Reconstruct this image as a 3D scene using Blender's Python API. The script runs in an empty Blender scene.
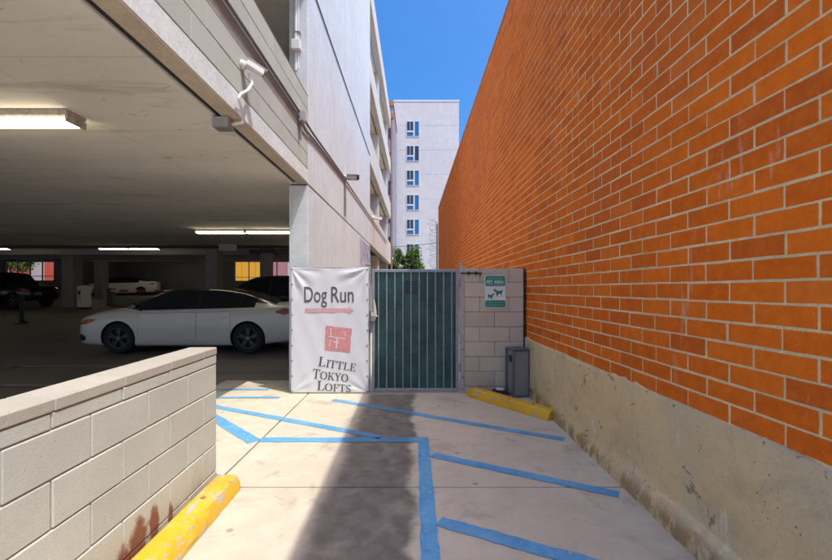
import bpy, bmesh, math, random
from mathutils import Vector, Matrix
R = math.radians
rnd = random.Random(7)
scene = bpy.context.scene
col = scene.collection

# ------------------------------------------------------------------ camera
cam_d = bpy.data.cameras.new('camera')
cam = bpy.data.objects.new('camera', cam_d)
col.objects.link(cam)
cam.location = (0, 0, 1.42)
cam.rotation_euler = (R(90), 0, 0)
cam_d.sensor_width = 36
cam_d.lens = 36 * 411 / 832
cam_d.shift_y = 9 / 832
cam_d.clip_start = 0.05
cam_d.clip_end = 2000
scene.camera = cam

# ------------------------------------------------------------------ sky and sun
SUN = Vector((-1, 0.7, -2.7)).normalized()          # direction the light travels
elev = math.asin(-SUN.z)
world = bpy.data.worlds.new('World')
scene.world = world
world.use_nodes = True
wn = world.node_tree.nodes
wl = world.node_tree.links
wn.clear()
sky = wn.new('ShaderNodeTexSky')
sky.sky_type = 'NISHITA'
sky.sun_disc = False
sky.sun_elevation = elev
sky.sun_rotation = math.atan2(-SUN.x, -SUN.y)
sky.air_density = 1.0
sky.dust_density = 5.0
sky.ozone_density = 8.0
bg = wn.new('ShaderNodeBackground')
bg.inputs['Strength'].default_value = 0.15
wo = wn.new('ShaderNodeOutputWorld')
sat = wn.new('ShaderNodeHueSaturation')
sat.inputs['Saturation'].default_value = 1.34
wl.new(sky.outputs[0], sat.inputs['Color'])
wl.new(sat.outputs[0], bg.inputs[0])
wl.new(bg.outputs[0], wo.inputs[0])
sd = bpy.data.lights.new('sun', 'SUN')
sd.energy = 2.0
sd.angle = R(0.5)
sd.color = (1.0, 0.955, 0.89)
sun = bpy.data.objects.new('sun', sd)
sun.rotation_euler = SUN.to_track_quat('-Z', 'Y').to_euler()
sun.location = (6, -4, 16)
col.objects.link(sun)

scene.view_settings.view_transform = 'Standard'
scene.view_settings.look = 'None'
scene.view_settings.gamma = 1
scene.view_settings.use_curve_mapping = False
scene.view_settings.exposure = 0.94
scene.render.engine = 'CYCLES'
scene.cycles.use_denoising = True
scene.cycles.use_adaptive_sampling = True
scene.cycles.adaptive_threshold = .02
scene.cycles.max_bounces = 6
scene.cycles.diffuse_bounces = 5
scene.cycles.glossy_bounces = 2
scene.cycles.sample_clamp_indirect = 6


# ------------------------------------------------------------------ mesh helpers
class MB:
    """collects faces for ONE mesh object"""
    def __init__(self):
        self.v, self.f, self.m = [], [], []

    def add(self, verts, faces, mi=0, T=None):
        b = len(self.v)
        for p in verts:
            p = Vector(p)
            if T is not None:
                p = T @ p
            self.v.append(p[:])
        for f in faces:
            self.f.append([b + i for i in f])
            self.m.append(mi)
        return self

    def box(self, x0, x1, y0, y1, z0, z1, mi=0, T=None):
        return self.add([(x0, y0, z0), (x1, y0, z0), (x1, y1, z0), (x0, y1, z0),
                         (x0, y0, z1), (x1, y0, z1), (x1, y1, z1), (x0, y1, z1)],
                        [(0, 3, 2, 1), (4, 5, 6, 7), (0, 1, 5, 4), (1, 2, 6, 5), (2, 3, 7, 6), (3, 0, 4, 7)], mi, T)

    def cbox(self, x0, x1, y0, y1, z0, z1, c=.01, mi=0, T=None):
        """box with chamfered edges"""
        bm = bmesh.new()
        bmesh.ops.create_cube(bm, size=1)
        for v in bm.verts:
            v.co = ((x0 + x1) / 2 + v.co.x * (x1 - x0), (y0 + y1) / 2 + v.co.y * (y1 - y0), (z0 + z1) / 2 + v.co.z * (z1 - z0))
        bmesh.ops.bevel(bm, geom=bm.edges[:], offset=c, segments=1, affect='EDGES')
        bm.verts.ensure_lookup_table()
        self.add([v.co[:] for v in bm.verts], [[v.index for v in f.verts] for f in bm.faces], mi, T)
        bm.free()
        return self

    def prism(self, poly, axis, a, b, mi=0, T=None):
        """polygon (2D) extruded along axis from a to b"""
        n = len(poly)
        def P(p, t):
            return {'x': (t, p[0], p[1]), 'y': (p[0], t, p[1]), 'z': (p[0], p[1], t)}[axis]
        vs = [P(p, a) for p in poly] + [P(p, b) for p in poly]
        fs = [list(range(n))[::-1], list(range(n, 2 * n))]
        fs += [(i, (i + 1) % n, n + (i + 1) % n, n + i) for i in range(n)]
        return self.add(vs, fs, mi, T)

    def tube(self, pts, r, n=8, mi=0, T=None, cap=True):
        pts = [Vector(p) for p in pts]
        rs = r if isinstance(r, (list, tuple)) else [r] * len(pts)
        vs, fs = [], []
        prev = None
        for i, p in enumerate(pts):
            d = (pts[min(i + 1, len(pts) - 1)] - pts[max(i - 1, 0)]).normalized()
            if prev is None:
                u = d.orthogonal().normalized()
            else:
                u = prev - d * prev.dot(d)
                u = u.normalized() if u.length > 1e-6 else d.orthogonal().normalized()
            prev = u
            w = d.cross(u)
            for k in range(n):
                a = 2 * math.pi * k / n
                vs.append(p + (u * math.cos(a) + w * math.sin(a)) * rs[i])
        for i in range(len(pts) - 1):
            for k in range(n):
                fs.append((i * n + k, i * n + (k + 1) % n, (i + 1) * n + (k + 1) % n, (i + 1) * n + k))
        if cap:
            fs.append(list(range(n))[::-1])
            fs.append(list(range((len(pts) - 1) * n, len(pts) * n)))
        return self.add(vs, fs, mi, T)

    def lathe(self, prof, axis='z', n=24, mi=0, T=None, caps=True):
        """profile of (radius, t) turned around axis"""
        vs, fs = [], []
        for r, t in prof:
            for k in range(n):
                a = 2 * math.pi * k / n
                c, s = r * math.cos(a), r * math.sin(a)
                vs.append({'z': (c, s, t), 'y': (c, t, s), 'x': (t, c, s)}[axis])
        m = len(prof)
        for i in range(m - 1):
            for k in range(n):
                fs.append((i * n + k, i * n + (k + 1) % n, (i + 1) * n + (k + 1) % n, (i + 1) * n + k))
        if caps:
            fs.append(list(range(n)))
            fs.append(list(range((m - 1) * n, m * n)))
        return self.add(vs, fs, mi, T)

    def mesh(self, name, mats, smooth=None):
        me = bpy.data.meshes.new(name)
        me.from_pydata(self.v, [], self.f)
        if not isinstance(mats, (list, tuple)):
            mats = [mats]
        for m in mats:
            me.materials.append(m)
        if len(mats) > 1:
            me.polygons.foreach_set('material_index', self.m)
        bm = bmesh.new()
        bm.from_mesh(me)
        bmesh.ops.recalc_face_normals(bm, faces=bm.faces)
        bm.to_mesh(me)
        bm.free()
        if smooth is not None:
            me.polygons.foreach_set('use_smooth', [True] * len(me.polygons))
            if smooth < 179:
                me.set_sharp_from_angle(angle=R(smooth))
        me.update()
        return me

    def build(self, name, mats, parent=None, smooth=None, loc=None, rot=None):
        return link(name, self.mesh(name, mats, smooth), parent, loc, rot)


def link(name, me, parent=None, loc=None, rot=None):
    o = bpy.data.objects.new(name, me)
    col.objects.link(o)
    if parent is not None:
        o.parent = parent
    if loc is not None:
        o.location = loc
    if rot is not None:
        o.rotation_euler = rot
    return o


def tag(o, label, cat, group=None):
    o['label'] = label
    o['category'] = cat
    if group:
        o['group'] = group
    return o


def thing(name, label, cat, loc=(0, 0, 0), rz=0, group=None):
    o = bpy.data.objects.new(name, None)
    o.empty_display_size = .1
    col.objects.link(o)
    o.location = loc
    o.rotation_euler = (0, 0, rz)
    return tag(o, label, cat, group)


def kind(o, k):
    o['kind'] = k
    return o


def copy_tree(o, parent=None):
    c = o.copy()
    col.objects.link(c)
    c.parent = parent
    for ch in list(o.children):
        copy_tree(ch, c)
    return c


# ------------------------------------------------------------------ material helpers
class NT:
    def __init__(self, name):
        self.mat = bpy.data.materials.new(name)
        self.mat.use_nodes = True
        self.t = self.mat.node_tree
        self.b = self.t.nodes['Principled BSDF']
        self._pos = None

    def n(self, typ, ins=None, **props):
        nd = self.t.nodes.new('ShaderNode' + typ)
        for k, v in props.items():
            setattr(nd, k, v)
        for k, v in (ins or {}).items():
            self.set(nd.inputs[k], v)
        return nd

    def set(self, sock, v):
        if isinstance(v, bpy.types.NodeSocket):
            self.t.links.new(v, sock)
        elif isinstance(v, (tuple, list)) and len(v) == 3 and sock.type == 'RGBA':
            sock.default_value = (*v, 1)
        else:
            sock.default_value = v

    def pos(self):
        if self._pos is None:
            self._pos = self.n('NewGeometry').outputs['Position']
        return self._pos

    def scaled(self, s, vec=None):
        return self.n('Mapping', {'Vector': vec or self.pos(), 'Scale': s}).outputs[0]

    def noise(self, scale, detail=4, rough=.6, vec=None, dist=0):
        return self.n('TexNoise', {'Vector': vec or self.pos(), 'Scale': scale, 'Detail': min(detail, 4), 'Roughness': rough, 'Distortion': dist}).outputs['Fac']

    def ramp(self, fac, a, b, lo=0., hi=1.):
        return self.n('MapRange', {0: fac, 1: a, 2: b, 3: lo, 4: hi}, interpolation_type='SMOOTHSTEP').outputs[0]

    def lin(self, fac, a, b, lo=0., hi=1.):
        return self.n('MapRange', {0: fac, 1: a, 2: b, 3: lo, 4: hi}).outputs[0]

    def mix(self, fac, a, b, mode='MIX'):
        nd = self.n('MixRGB', blend_type=mode)
        self.set(nd.inputs[0], fac)
        self.set(nd.inputs[1], a)
        self.set(nd.inputs[2], b)
        return nd.outputs[0]

    def math(self, op, a, b=0.):
        nd = self.n('Math', operation=op)
        self.set(nd.inputs[0], a)
        self.set(nd.inputs[1], b)
        return nd.outputs[0]

    def sep(self, vec=None):
        return self.n('SeparateXYZ', {0: vec or self.pos()}).outputs

    def out(self, color, rough=.8, metal=0., bump=None, bstr=.3, bdist=.01, spec=.4):
        self.set(self.b.inputs['Base Color'], color)
        self.set(self.b.inputs['Roughness'], rough)
        self.set(self.b.inputs['Metallic'], metal)
        self.set(self.b.inputs['Specular IOR Level'], spec)
        if bump is not None:
            bn = self.n('Bump', {'Height': bump, 'Strength': bstr, 'Distance': bdist})
            self.set(self.b.inputs['Normal'], bn.outputs[0])
        return self.mat


def scl(c, k):
    return tuple(min(1, x * k) for x in c)


def concrete(name, c, var=.25, scale=1.2, grain=60., rough=.88, streak=0., bstr=.25, stain=None, stain_amt=0., speck=.0):
    t = NT(name)
    big = t.ramp(t.noise(scale, 6, .65), .3, .72)
    col_ = t.mix(big, scl(c, 1 - var), scl(c, 1 + var * .6))
    mid = t.ramp(t.noise(scale * 7, 5, .7), .3, .75)
    col_ = t.mix(.35, col_, t.mix(mid, scl(c, .8), scl(c, 1.15)))
    if streak:
        sv = t.scaled((9, 9, .5))
        s = t.ramp(t.noise(1.0, 5, .7, vec=sv), .52, .8)
        col_ = t.mix(t.math('MULTIPLY', s, streak), col_, scl(c, .45))
    if stain:
        s = t.ramp(t.noise(scale * 2.3, 7, .7, dist=1.2), .56, .72)
        col_ = t.mix(t.math('MULTIPLY', s, stain_amt), col_, stain)
    g = t.noise(grain, 4, .7)
    col_ = t.mix(1.0, col_, t.mix(t.ramp(g, .25, .8), (.84, .84, .84), (1.1, 1.1, 1.1)), 'MULTIPLY')
    if speck:
        vo = t.n('TexVoronoi', {'Vector': t.pos(), 'Scale': 9.})
        s = t.math('MULTIPLY', t.ramp(vo.outputs['Distance'], .09, .04), speck)
        col_ = t.mix(s, col_, scl(c, .3))
    h = t.math('ADD', g, t.math('MULTIPLY', mid, 1.5))
    return t.out(col_, t.lin(big, 0, 1, rough, rough - .1), bump=h, bstr=bstr, bdist=.006)


def plain(name, c, rough=.5, metal=0., var=.12, scale=6., bstr=.08, spec=.5, worn=None, worn_amt=0.):
    t = NT(name)
    n1 = t.noise(scale, 6, .65)
    c_ = t.mix(t.ramp(n1, .25, .75), scl(c, 1 - var), scl(c, 1 + var))
    if worn:
        w = t.ramp(t.noise(scale * 3, 8, .75, dist=.6), .66 - worn_amt * .25, .72 - worn_amt * .2)
        c_ = t.mix(w, c_, worn)
    return t.out(c_, t.lin(n1, .2, .8, min(1, rough + .08), max(0, rough - .08)), metal, bump=t.noise(scale * 12, 3, .6), bstr=bstr, bdist=.003, spec=spec)


def emitter(name, c, s):
    t = NT(name)
    t.set(t.b.inputs['Base Color'], c)
    t.set(t.b.inputs['Emission Color'], c)
    t.b.inputs['Emission Strength'].default_value = s
    return t.mat


def glassy(name, c, rough=.06):
    t = NT(name)
    n1 = t.noise(3., 3, .5)
    return t.out(t.mix(n1, scl(c, .8), scl(c, 1.2)), t.lin(n1, 0, 1, rough, rough + .06), spec=.6)


# brick: one recipe, the random value comes from the object or from a mesh attribute
def brick_mat(name, src):
    t = NT(name)
    if src == 'object':
        r1 = t.n('ObjectInfo').outputs['Random']
    else:
        r1 = t.n('Attribute', attribute_name='tone').outputs['Fac']
    r2 = t.math('FRACT', t.math('MULTIPLY', r1, 17.31))
    c = t.mix(t.ramp(r1, .05, .95), (.66, .138, .012), (.87, .21, .018))
    c = t.mix(t.ramp(r2, .80, 1.), c, (.50, .105, .022))
    c = t.mix(t.ramp(r2, .12, 0.), c, (.78, .22, .04))
    n1 = t.noise(14., 6, .7)
    c = t.mix(.5, c, t.mix(t.ramp(n1, .3, .75), (.62, .126, .012), (.87, .21, .02)))
    # pale chalky rub marks and lime runs
    sv = t.scaled((7, 5, 1.1))
    lime = t.ramp(t.noise(1.5, 7, .7, vec=sv), .64, .70)
    c = t.mix(t.math('MULTIPLY', lime, .4), c, (.70, .46, .34))
    vs_ = t.ramp(t.noise(1.0, 6, .7, vec=t.scaled((3.2, 3.2, .55))), .64, .72)
    c = t.mix(t.math('MULTIPLY', vs_, .4), c, (.66, .50, .40))
    soot = t.ramp(t.noise(.45, 6, .65), .45, .75)
    c = t.mix(t.math('MULTIPLY', soot, .4), c, (.46, .12, .04))
    sc_ = t.ramp(t.noise(30., 5, .8, dist=.4), .64, .70)
    c = t.mix(t.math('MULTIPLY', sc_, .5), c, (.74, .40, .24))
    pit = t.ramp(t.noise(60., 4, .7), .36, .28)
    c = t.mix(t.math('MULTIPLY', pit, .55), c, (.16, .045, .015))
    h = t.math('ADD', t.noise(70., 4, .7), t.math('MULTIPLY', n1, 1.2))
    return t.out(c, .8, bump=h, bstr=.35, bdist=.004, spec=.08)


m_brick_o = brick_mat('brick_clay', 'object')
m_brick_s = brick_mat('brick_clay_field', 'attr')
m_mortar = concrete('mortar', (.82, .68, .42), .2, 3., 90., .95, bstr=.5)


def base_concrete():
    t = NT('stem_wall_concrete')
    P = t.sep()
    c0 = (.56, .425, .25)
    big = t.ramp(t.noise(.9, 6, .65), .38, .62)
    c = t.mix(big, (.62, .52, .345), (.76, .58, .325))
    warm = t.ramp(t.noise(1.6, 5, .6, vec=t.scaled((1, 1, 1.6))), .5, .75)
    c = t.mix(t.math('MULTIPLY', warm, .5), c, (.62, .44, .22))
    grey = t.ramp(t.noise(2.4, 7, .72, dist=.8), .50, .64)
    c = t.mix(t.math('MULTIPLY', grey, .45), c, (.42, .37, .27))
    wh = t.ramp(t.noise(3.0, 7, .75, vec=t.scaled((1.5, 1.5, .7))), .58, .68)
    c = t.mix(t.math('MULTIPLY', wh, .6), c, (.80, .72, .56))
    # scraped patches and pits
    scr = t.ramp(t.noise(3.4, 9, .8, dist=1.4), .61, .66)
    c = t.mix(t.math('MULTIPLY', scr, .75), c, (.19, .165, .125))
    vo = t.n('TexVoronoi', {'Vector': t.pos(), 'Scale': 26.}).outputs['Distance']
    pit = t.math('MULTIPLY', t.ramp(vo, .13, .07), t.ramp(t.noise(2., 4, .6), .54, .64))
    c = t.mix(pit, c, (.10, .085, .06))
    # damp rot stains low on the wall
    low = t.math('MULTIPLY', t.ramp(P[2], .17, .05), t.ramp(t.noise(5.5, 8, .75, vec=t.scaled((1, 1, .5))), .42, .56))
    c = t.mix(t.math('MULTIPLY', low, .62), c, (.17, .105, .045))
    ora = t.math('MULTIPLY', t.ramp(P[2], .16, .03), t.ramp(t.noise(3.4, 6, .7, vec=t.scaled((1, 1, .4))), .5, .7))
    c = t.mix(t.math('MULTIPLY', ora, .6), c, (.55, .31, .11))
    g = t.noise(75., 4, .7)
    c = t.mix(1., c, t.mix(g, (.82, .82, .82), (1.16, 1.16, 1.16)), 'MULTIPLY')
    h = t.math('SUBTRACT', t.math('ADD', t.math('MULTIPLY', t.noise(6., 7, .7), 3.), g), t.math('ADD', t.math('MULTIPLY', scr, .6), pit))
    return t.out(c, .92, bump=h, bstr=.45, bdist=.012, spec=.25)


def alley_floor():
    t = NT('alley_concrete')
    P = t.sep()
    big = t.ramp(t.noise(.7, 6, .6), .3, .7)
    c = t.mix(big, (.545, .475, .36), (.65, .57, .43))
    mid = t.ramp(t.noise(5., 7, .72), .3, .75)
    c = t.mix(.4, c, t.mix(mid, (.48, .415, .31), (.67, .59, .45)))
    bl = t.ramp(t.noise(2.2, 6, .7, dist=.5), .54, .66)
    c = t.mix(t.math('MULTIPLY', bl, .6), c, (.38, .32, .25))
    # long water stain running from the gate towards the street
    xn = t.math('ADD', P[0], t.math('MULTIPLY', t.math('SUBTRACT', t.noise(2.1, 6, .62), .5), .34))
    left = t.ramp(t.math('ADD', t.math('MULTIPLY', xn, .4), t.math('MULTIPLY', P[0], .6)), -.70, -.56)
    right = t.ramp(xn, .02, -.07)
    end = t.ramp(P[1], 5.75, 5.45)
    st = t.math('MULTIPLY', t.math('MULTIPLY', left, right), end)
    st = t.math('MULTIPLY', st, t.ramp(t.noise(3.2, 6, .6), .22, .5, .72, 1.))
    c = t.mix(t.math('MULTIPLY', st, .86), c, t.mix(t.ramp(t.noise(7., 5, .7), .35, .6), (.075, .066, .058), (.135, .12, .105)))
    # dark drips and gum
    vo = t.n('TexVoronoi', {'Vector': t.scaled((1, .6, 1)), 'Scale': 5.5}).outputs['Distance']
    sp = t.math('MULTIPLY', t.ramp(vo, .10, .05), t.ramp(t.noise(1.3, 3, .5), .45, .62))
    c = t.mix(t.math('MULTIPLY', sp, .7), c, (.15, .13, .11))
    dr = t.math('MULTIPLY', t.ramp(t.noise(11., 8, .8, dist=.8), .66, .72), t.ramp(P[0], -.9, -.2))
    c = t.mix(t.math('MULTIPLY', dr, .5), c, (.2, .175, .15))
    gum = t.n('TexVoronoi', {'Vector': t.pos(), 'Scale': 3.1}).outputs['Distance']
    c = t.mix(t.math('MULTIPLY', t.ramp(gum, .075, .055), .6), c, (.2, .18, .16))
    g = t.noise(85., 4, .72)
    c = t.mix(1., c, t.mix(g, (.86, .86, .86), (1.12, 1.12, 1.12)), 'MULTIPLY')
    rough = t.lin(st, 0, 1, .86, .68)
    return t.out(c, rough, bump=t.math('ADD', g, mid), bstr=.2, bdist=.005, spec=.35)


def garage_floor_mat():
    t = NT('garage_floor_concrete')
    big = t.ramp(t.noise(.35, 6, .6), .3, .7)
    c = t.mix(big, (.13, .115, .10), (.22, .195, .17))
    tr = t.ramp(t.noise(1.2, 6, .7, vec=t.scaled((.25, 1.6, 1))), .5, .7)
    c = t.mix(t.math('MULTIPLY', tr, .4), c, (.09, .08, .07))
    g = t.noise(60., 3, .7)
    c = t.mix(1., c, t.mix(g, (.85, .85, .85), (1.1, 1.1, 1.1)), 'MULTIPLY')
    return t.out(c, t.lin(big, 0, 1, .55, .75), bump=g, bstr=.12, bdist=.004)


def ceiling_mat():
    t = NT('ceiling_concrete')
    big = t.ramp(t.noise(.55, 6, .62, vec=t.scaled((.6, 1.3, 1))), .3, .7)
    c = t.mix(big, (.68, .635, .535), (.82, .77, .66))
    st = t.ramp(t.noise(1.1, 7, .7, vec=t.scaled((.5, 2.2, 1)), dist=.5), .55, .7)
    c = t.mix(t.math('MULTIPLY', st, .65), c, (.47, .42, .335))
    # board joints of the formwork
    P = t.sep()
    for off in (1.02,):
        fr = t.math('ABSOLUTE', t.math('SUBTRACT', t.math('FRACT', t.math('MULTIPLY', t.math('ADD', P[1], off), 1 / 1.22)), .5))
        c = t.mix(t.math('MULTIPLY', t.ramp(fr, .494, .499), .35), c, (.22, .18, .14))
        fr = t.math('ABSOLUTE', t.math('SUBTRACT', t.math('FRACT', t.math('MULTIPLY', t.math('ADD', P[0], .4), 1 / 2.44)), .5))
        c = t.mix(t.math('MULTIPLY', t.ramp(fr, .496, .4995), .25), c, (.25, .2, .16))
    dk = t.ramp(t.noise(3., 8, .75, vec=t.scaled((1, 1.6, 1)), dist=1.), .62, .70)
    c = t.mix(t.math('MULTIPLY', dk, .5), c, (.24, .2, .155))
    g = t.noise(50., 4, .7)
    c = t.mix(1., c, t.mix(g, (.9, .9, .9), (1.07, 1.07, 1.07)), 'MULTIPLY')
    return t.out(c, .9, bump=t.math('ADD', g, big), bstr=.15, bdist=.006)


def stripe_paint():
    t = NT('blue_line_paint')
    c = t.mix(t.ramp(t.noise(3., 6, .7), .3, .7), (.075, .29, .53), (.13, .40, .66))
    w = t.ramp(t.noise(26., 8, .8, dist=.5), .56, .64)
    c = t.mix(t.math('MULTIPLY', w, .75), c, (.46, .43, .38))
    w2 = t.ramp(t.noise(2.4, 6, .7), .52, .7)
    c = t.mix(t.math('MULTIPLY', w2, .4), c, (.26, .40, .52))
    gr_ = t.ramp(t.noise(7., 7, .75), .6, .7)
    c = t.mix(t.math('MULTIPLY', gr_, .35), c, (.12, .14, .17))
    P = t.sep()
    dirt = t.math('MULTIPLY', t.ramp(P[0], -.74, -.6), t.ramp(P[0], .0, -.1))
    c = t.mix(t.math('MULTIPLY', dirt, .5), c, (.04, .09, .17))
    return t.out(c, .7, bump=t.noise(60., 4, .7), bstr=.2, bdist=.004)


def yellow_paint(name, wn_):
    t = NT(name)
    c = t.mix(t.ramp(t.noise(4., 6, .7), .3, .7), (.70, .38, .012), (.78, .46, .03))
    w = t.ramp(t.noise(9., 9, .8, vec=t.scaled((2.2, .7, 2.)), dist=.6), wn_, wn_ + .05)
    c = t.mix(w, c, (.47, .43, .35))
    d = t.ramp(t.noise(16., 7, .75), .62, .74)
    c = t.mix(t.math('MULTIPLY', d, .6), c, (.26, .17, .06))
    rub = t.ramp(t.noise(2.6, 6, .75, dist=.8), .56, .68)
    c = t.mix(t.math('MULTIPLY', rub, .45), c, (.22, .17, .10))
    return t.out(c, .62, bump=t.math('ADD', t.noise(50., 5, .7), w), bstr=.3, bdist=.006)


def block_mat(name, c, rust=False, src_obj=True, tone=.12):
    t = NT(name)
    r = t.n('ObjectInfo').outputs['Random']
    cc = t.mix(r, scl(c, 1 - tone), scl(c, 1 + tone))
    big = t.ramp(t.noise(2.2, 6, .65), .3, .72)
    cc = t.mix(t.math('MULTIPLY', big, .5), cc, scl(c, .80))
    wh = t.ramp(t.noise(3.1, 7, .7, vec=t.scaled((1, 1, .6))), .60, .74)
    cc = t.mix(t.math('MULTIPLY', wh, .4), cc, scl(c, 1.2))
    vo = t.n('TexVoronoi', {'Vector': t.pos(), 'Scale': 70.}).outputs['Distance']
    pit = t.math('MULTIPLY', t.ramp(vo, .22, .1), t.ramp(t.noise(30., 3, .5), .5, .62))
    cc = t.mix(t.math('MULTIPLY', pit, .55), cc, scl(c, .45))
    P = t.sep()
    low = t.math('MULTIPLY', t.ramp(P[2], .32, .02), t.ramp(t.noise(4., 6, .7), .35, .65))
    cc = t.mix(t.math('MULTIPLY', low, .45), cc, (.30, .26, .2))
    if rust:   # rusty spray marks low on the end of the wall
        for (yc, zc, wy, hz) in ((2.12, .10, .095, .16), (2.26, .12, .055, .15), (2.0, .06, .08, .12), (2.42, .08, .032, .10)):
            yy = t.math('MULTIPLY', t.math('SUBTRACT', P[1], yc), 1 / wy)
            zz = t.math('MULTIPLY', t.math('SUBTRACT', P[2], zc), 1 / hz)
            d = t.math('SQRT', t.math('ADD', t.math('MULTIPLY', yy, yy), t.math('MULTIPLY', zz, zz)))
            d = t.math('ADD', d, t.math('MULTIPLY', t.math('SUBTRACT', t.noise(9., 7, .75), .5), 1.3))
            s = t.ramp(d, 1.0, .55)
            cc = t.mix(t.math('MULTIPLY', s, .88), cc, (.22, .06, .018))
    g = t.noise(110., 4, .75)
    cc = t.mix(1., cc, t.mix(g, (.82, .82, .82), (1.14, 1.14, 1.14)), 'MULTIPLY')
    return t.out(cc, .93, bump=t.math('SUBTRACT', t.math('ADD', g, t.math('MULTIPLY', big, .6)), pit), bstr=.4, bdist=.006, spec=.25)


m_base = base_concrete()
m_alley = alley_floor()
m_gfloor = garage_floor_mat()
m_ceil = ceiling_mat()
m_blue = stripe_paint()
m_yel_a = yellow_paint('yellow_stop_paint_worn', .54)
m_yel_b = yellow_paint('yellow_stop_paint', .57)
m_block_l = block_mat('pale_block', (.555, .55, .465), rust=True, tone=.07)
m_cap = block_mat('cap_block_stone', (.46, .42, .345), tone=.08)
m_block_p = block_mat('pier_block', (.565, .50, .395), tone=.12)
m_block_g = block_mat('parapet_block', (.47, .49, .43), tone=.05)
m_joint = concrete('block_mortar', (.33, .29, .24), .2, 3., 70.)
m_joint_pale = concrete('pale_block_mortar', (.40, .36, .30), .2, 3., 70.)
m_white_c = concrete('white_painted_concrete', (.64, .685, .685), .08, .5, 40., .8, streak=.3, bstr=.12)
m_slabedge = concrete('slab_edge_paint', (.69, .73, .70), .08, .9, 40., .8, bstr=.1)
m_beam = concrete('beam_soffit_concrete', (.58, .48, .36), .2, 1.4, 60., .9)
m_colpaint = concrete('column_paint', (.60, .575, .52), .08, .8, 50., .85)
m_span = concrete('spandrel_concrete', (.66, .62, .55), .1, .7, 50., .88, streak=.2)
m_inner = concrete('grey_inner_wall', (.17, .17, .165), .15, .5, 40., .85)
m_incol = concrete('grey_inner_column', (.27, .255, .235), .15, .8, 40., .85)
m_ground = concrete('far_ground', (.3, .27, .24), .2, .2, 20.)
m_joint_dark = plain('joint_filler', (.06, .052, .045), .9)
m_galv = plain('galvanised_steel', (.36, .37, .38), .45, .7, .2, 8., worn=(.2, .12, .07), worn_amt=.05)
m_gate = plain('gate_paint', (.26, .30, .33), .5, .2, .15, 10., worn=(.16, .1, .07), worn_amt=.1)
m_post = plain('post_paint', (.40, .40, .385), .55, .2, .12, 8., worn=(.22, .13, .08), worn_amt=.35)
m_screen = plain('dark_green_screen', (.010, .038, .034), .7, 0, .4, 3.)
m_plate = plain('dark_navy_plate', (.008, .012, .045), .5)
m_black = plain('black_metal', (.02, .02, .022), .5)
m_rubber = plain('black_rubber', (.014, .014, .014), .8)
m_white_p = plain('white_plastic', (.72, .71, .68), .4, 0, .06)
m_greycam = plain('camera_grey_plastic', (.33, .34, .34), .45)
m_conduit = plain('grey_conduit', (.22, .215, .2), .5, .3)
m_beige = plain('beige_plastic', (.58, .52, .40), .5)
m_rust = plain('rusty_pipe', (.30, .15, .085), .8, 0, .3, 9.)
m_sheet = plain('vinyl_sheet', (.70, .705, .72), .5, 0, .04, 2., worn=(.60, .58, .53), worn_amt=-.1)
m_txt = plain('grey_print', (.095, .095, .105), .6)
m_txt_red = plain('pale_red_print', (.66, .36, .36), .6, 0, .08)
m_txt_red2 = plain('seal_red_print', (.66, .27, .26), .6, 0, .12, 20.)
m_signgreen = plain('sign_green', (.006, .20, .145), .4)
m_signwhite = plain('sign_white', (.66, .68, .68), .4)
m_signpale = plain('sign_pale_green_print', (.30, .55, .49), .4)
m_binpanel = plain('bin_grey_panel', (.26, .245, .225), .7, 0, .1, 30.)
m_binframe = plain('bin_blue_grey_frame', (.115, .125, .14), .5)
m_tube = emitter('fluorescent_tube', (1., .90, .70), 7.)
m_lamp = plain('lamp_housing', (.40, .36, .29), .6, 0, .2, 14., worn=(.12, .09, .06), worn_amt=.35)
m_bwhite = concrete('white_tower_render', (.65, .61, .59), .05, .25, 20., .85)
m_bgrey = concrete('grey_tower_render', (.26, .27, .33), .08, .25, 20., .85)
m_winframe = plain('window_frame_pale', (.62, .62, .64), .5)
m_glass_b = glassy('blue_window_glass', (.03, .13, .30))
m_glass_d = glassy('dark_window_glass', (.035, .04, .055))


# ------------------------------------------------------------------ the setting: ground
g = MB()
g.add([(-600, -300, -.30), (600, -300, -.30), (600, 900, -.30), (-600, 900, -.30)], [(0, 1, 2, 3)])
kind(g.build('ground', m_ground), 'structure')

bounce_sheet = MB()
bounce_sheet.add([(-90, -70, -.012), (90, -70, -.012), (90, -1.1, -.012), (-90, -1.1, -.012)], [(0, 1, 2, 3)])  # pale ground added behind the camera to bounce sun into alley and garage
kind(bounce_sheet.build('bounce_ground', concrete('bounce_ground_concrete', (.55, .50, .43), .12, .4, 40.)), 'structure')

# alley pavement: a bed with concrete slabs laid on it
bed = kind(MB().box(-2.95, 1.75, -1.2, 30, -.28, -.014).build('pavement', m_joint_dark), 'structure')


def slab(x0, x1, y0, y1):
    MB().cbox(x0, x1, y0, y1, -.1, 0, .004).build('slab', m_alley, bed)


J = .008
YJ = (-4.2, -1.2, 2.95, 5.68, 9., 14., 22., 30.)
for y0, y1 in zip(YJ[:-1], YJ[1:]):
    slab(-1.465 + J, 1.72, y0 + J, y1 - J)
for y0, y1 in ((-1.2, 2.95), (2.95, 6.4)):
    slab(-2.95, -1.465 - J, y0 + J, y1 - J)


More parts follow.
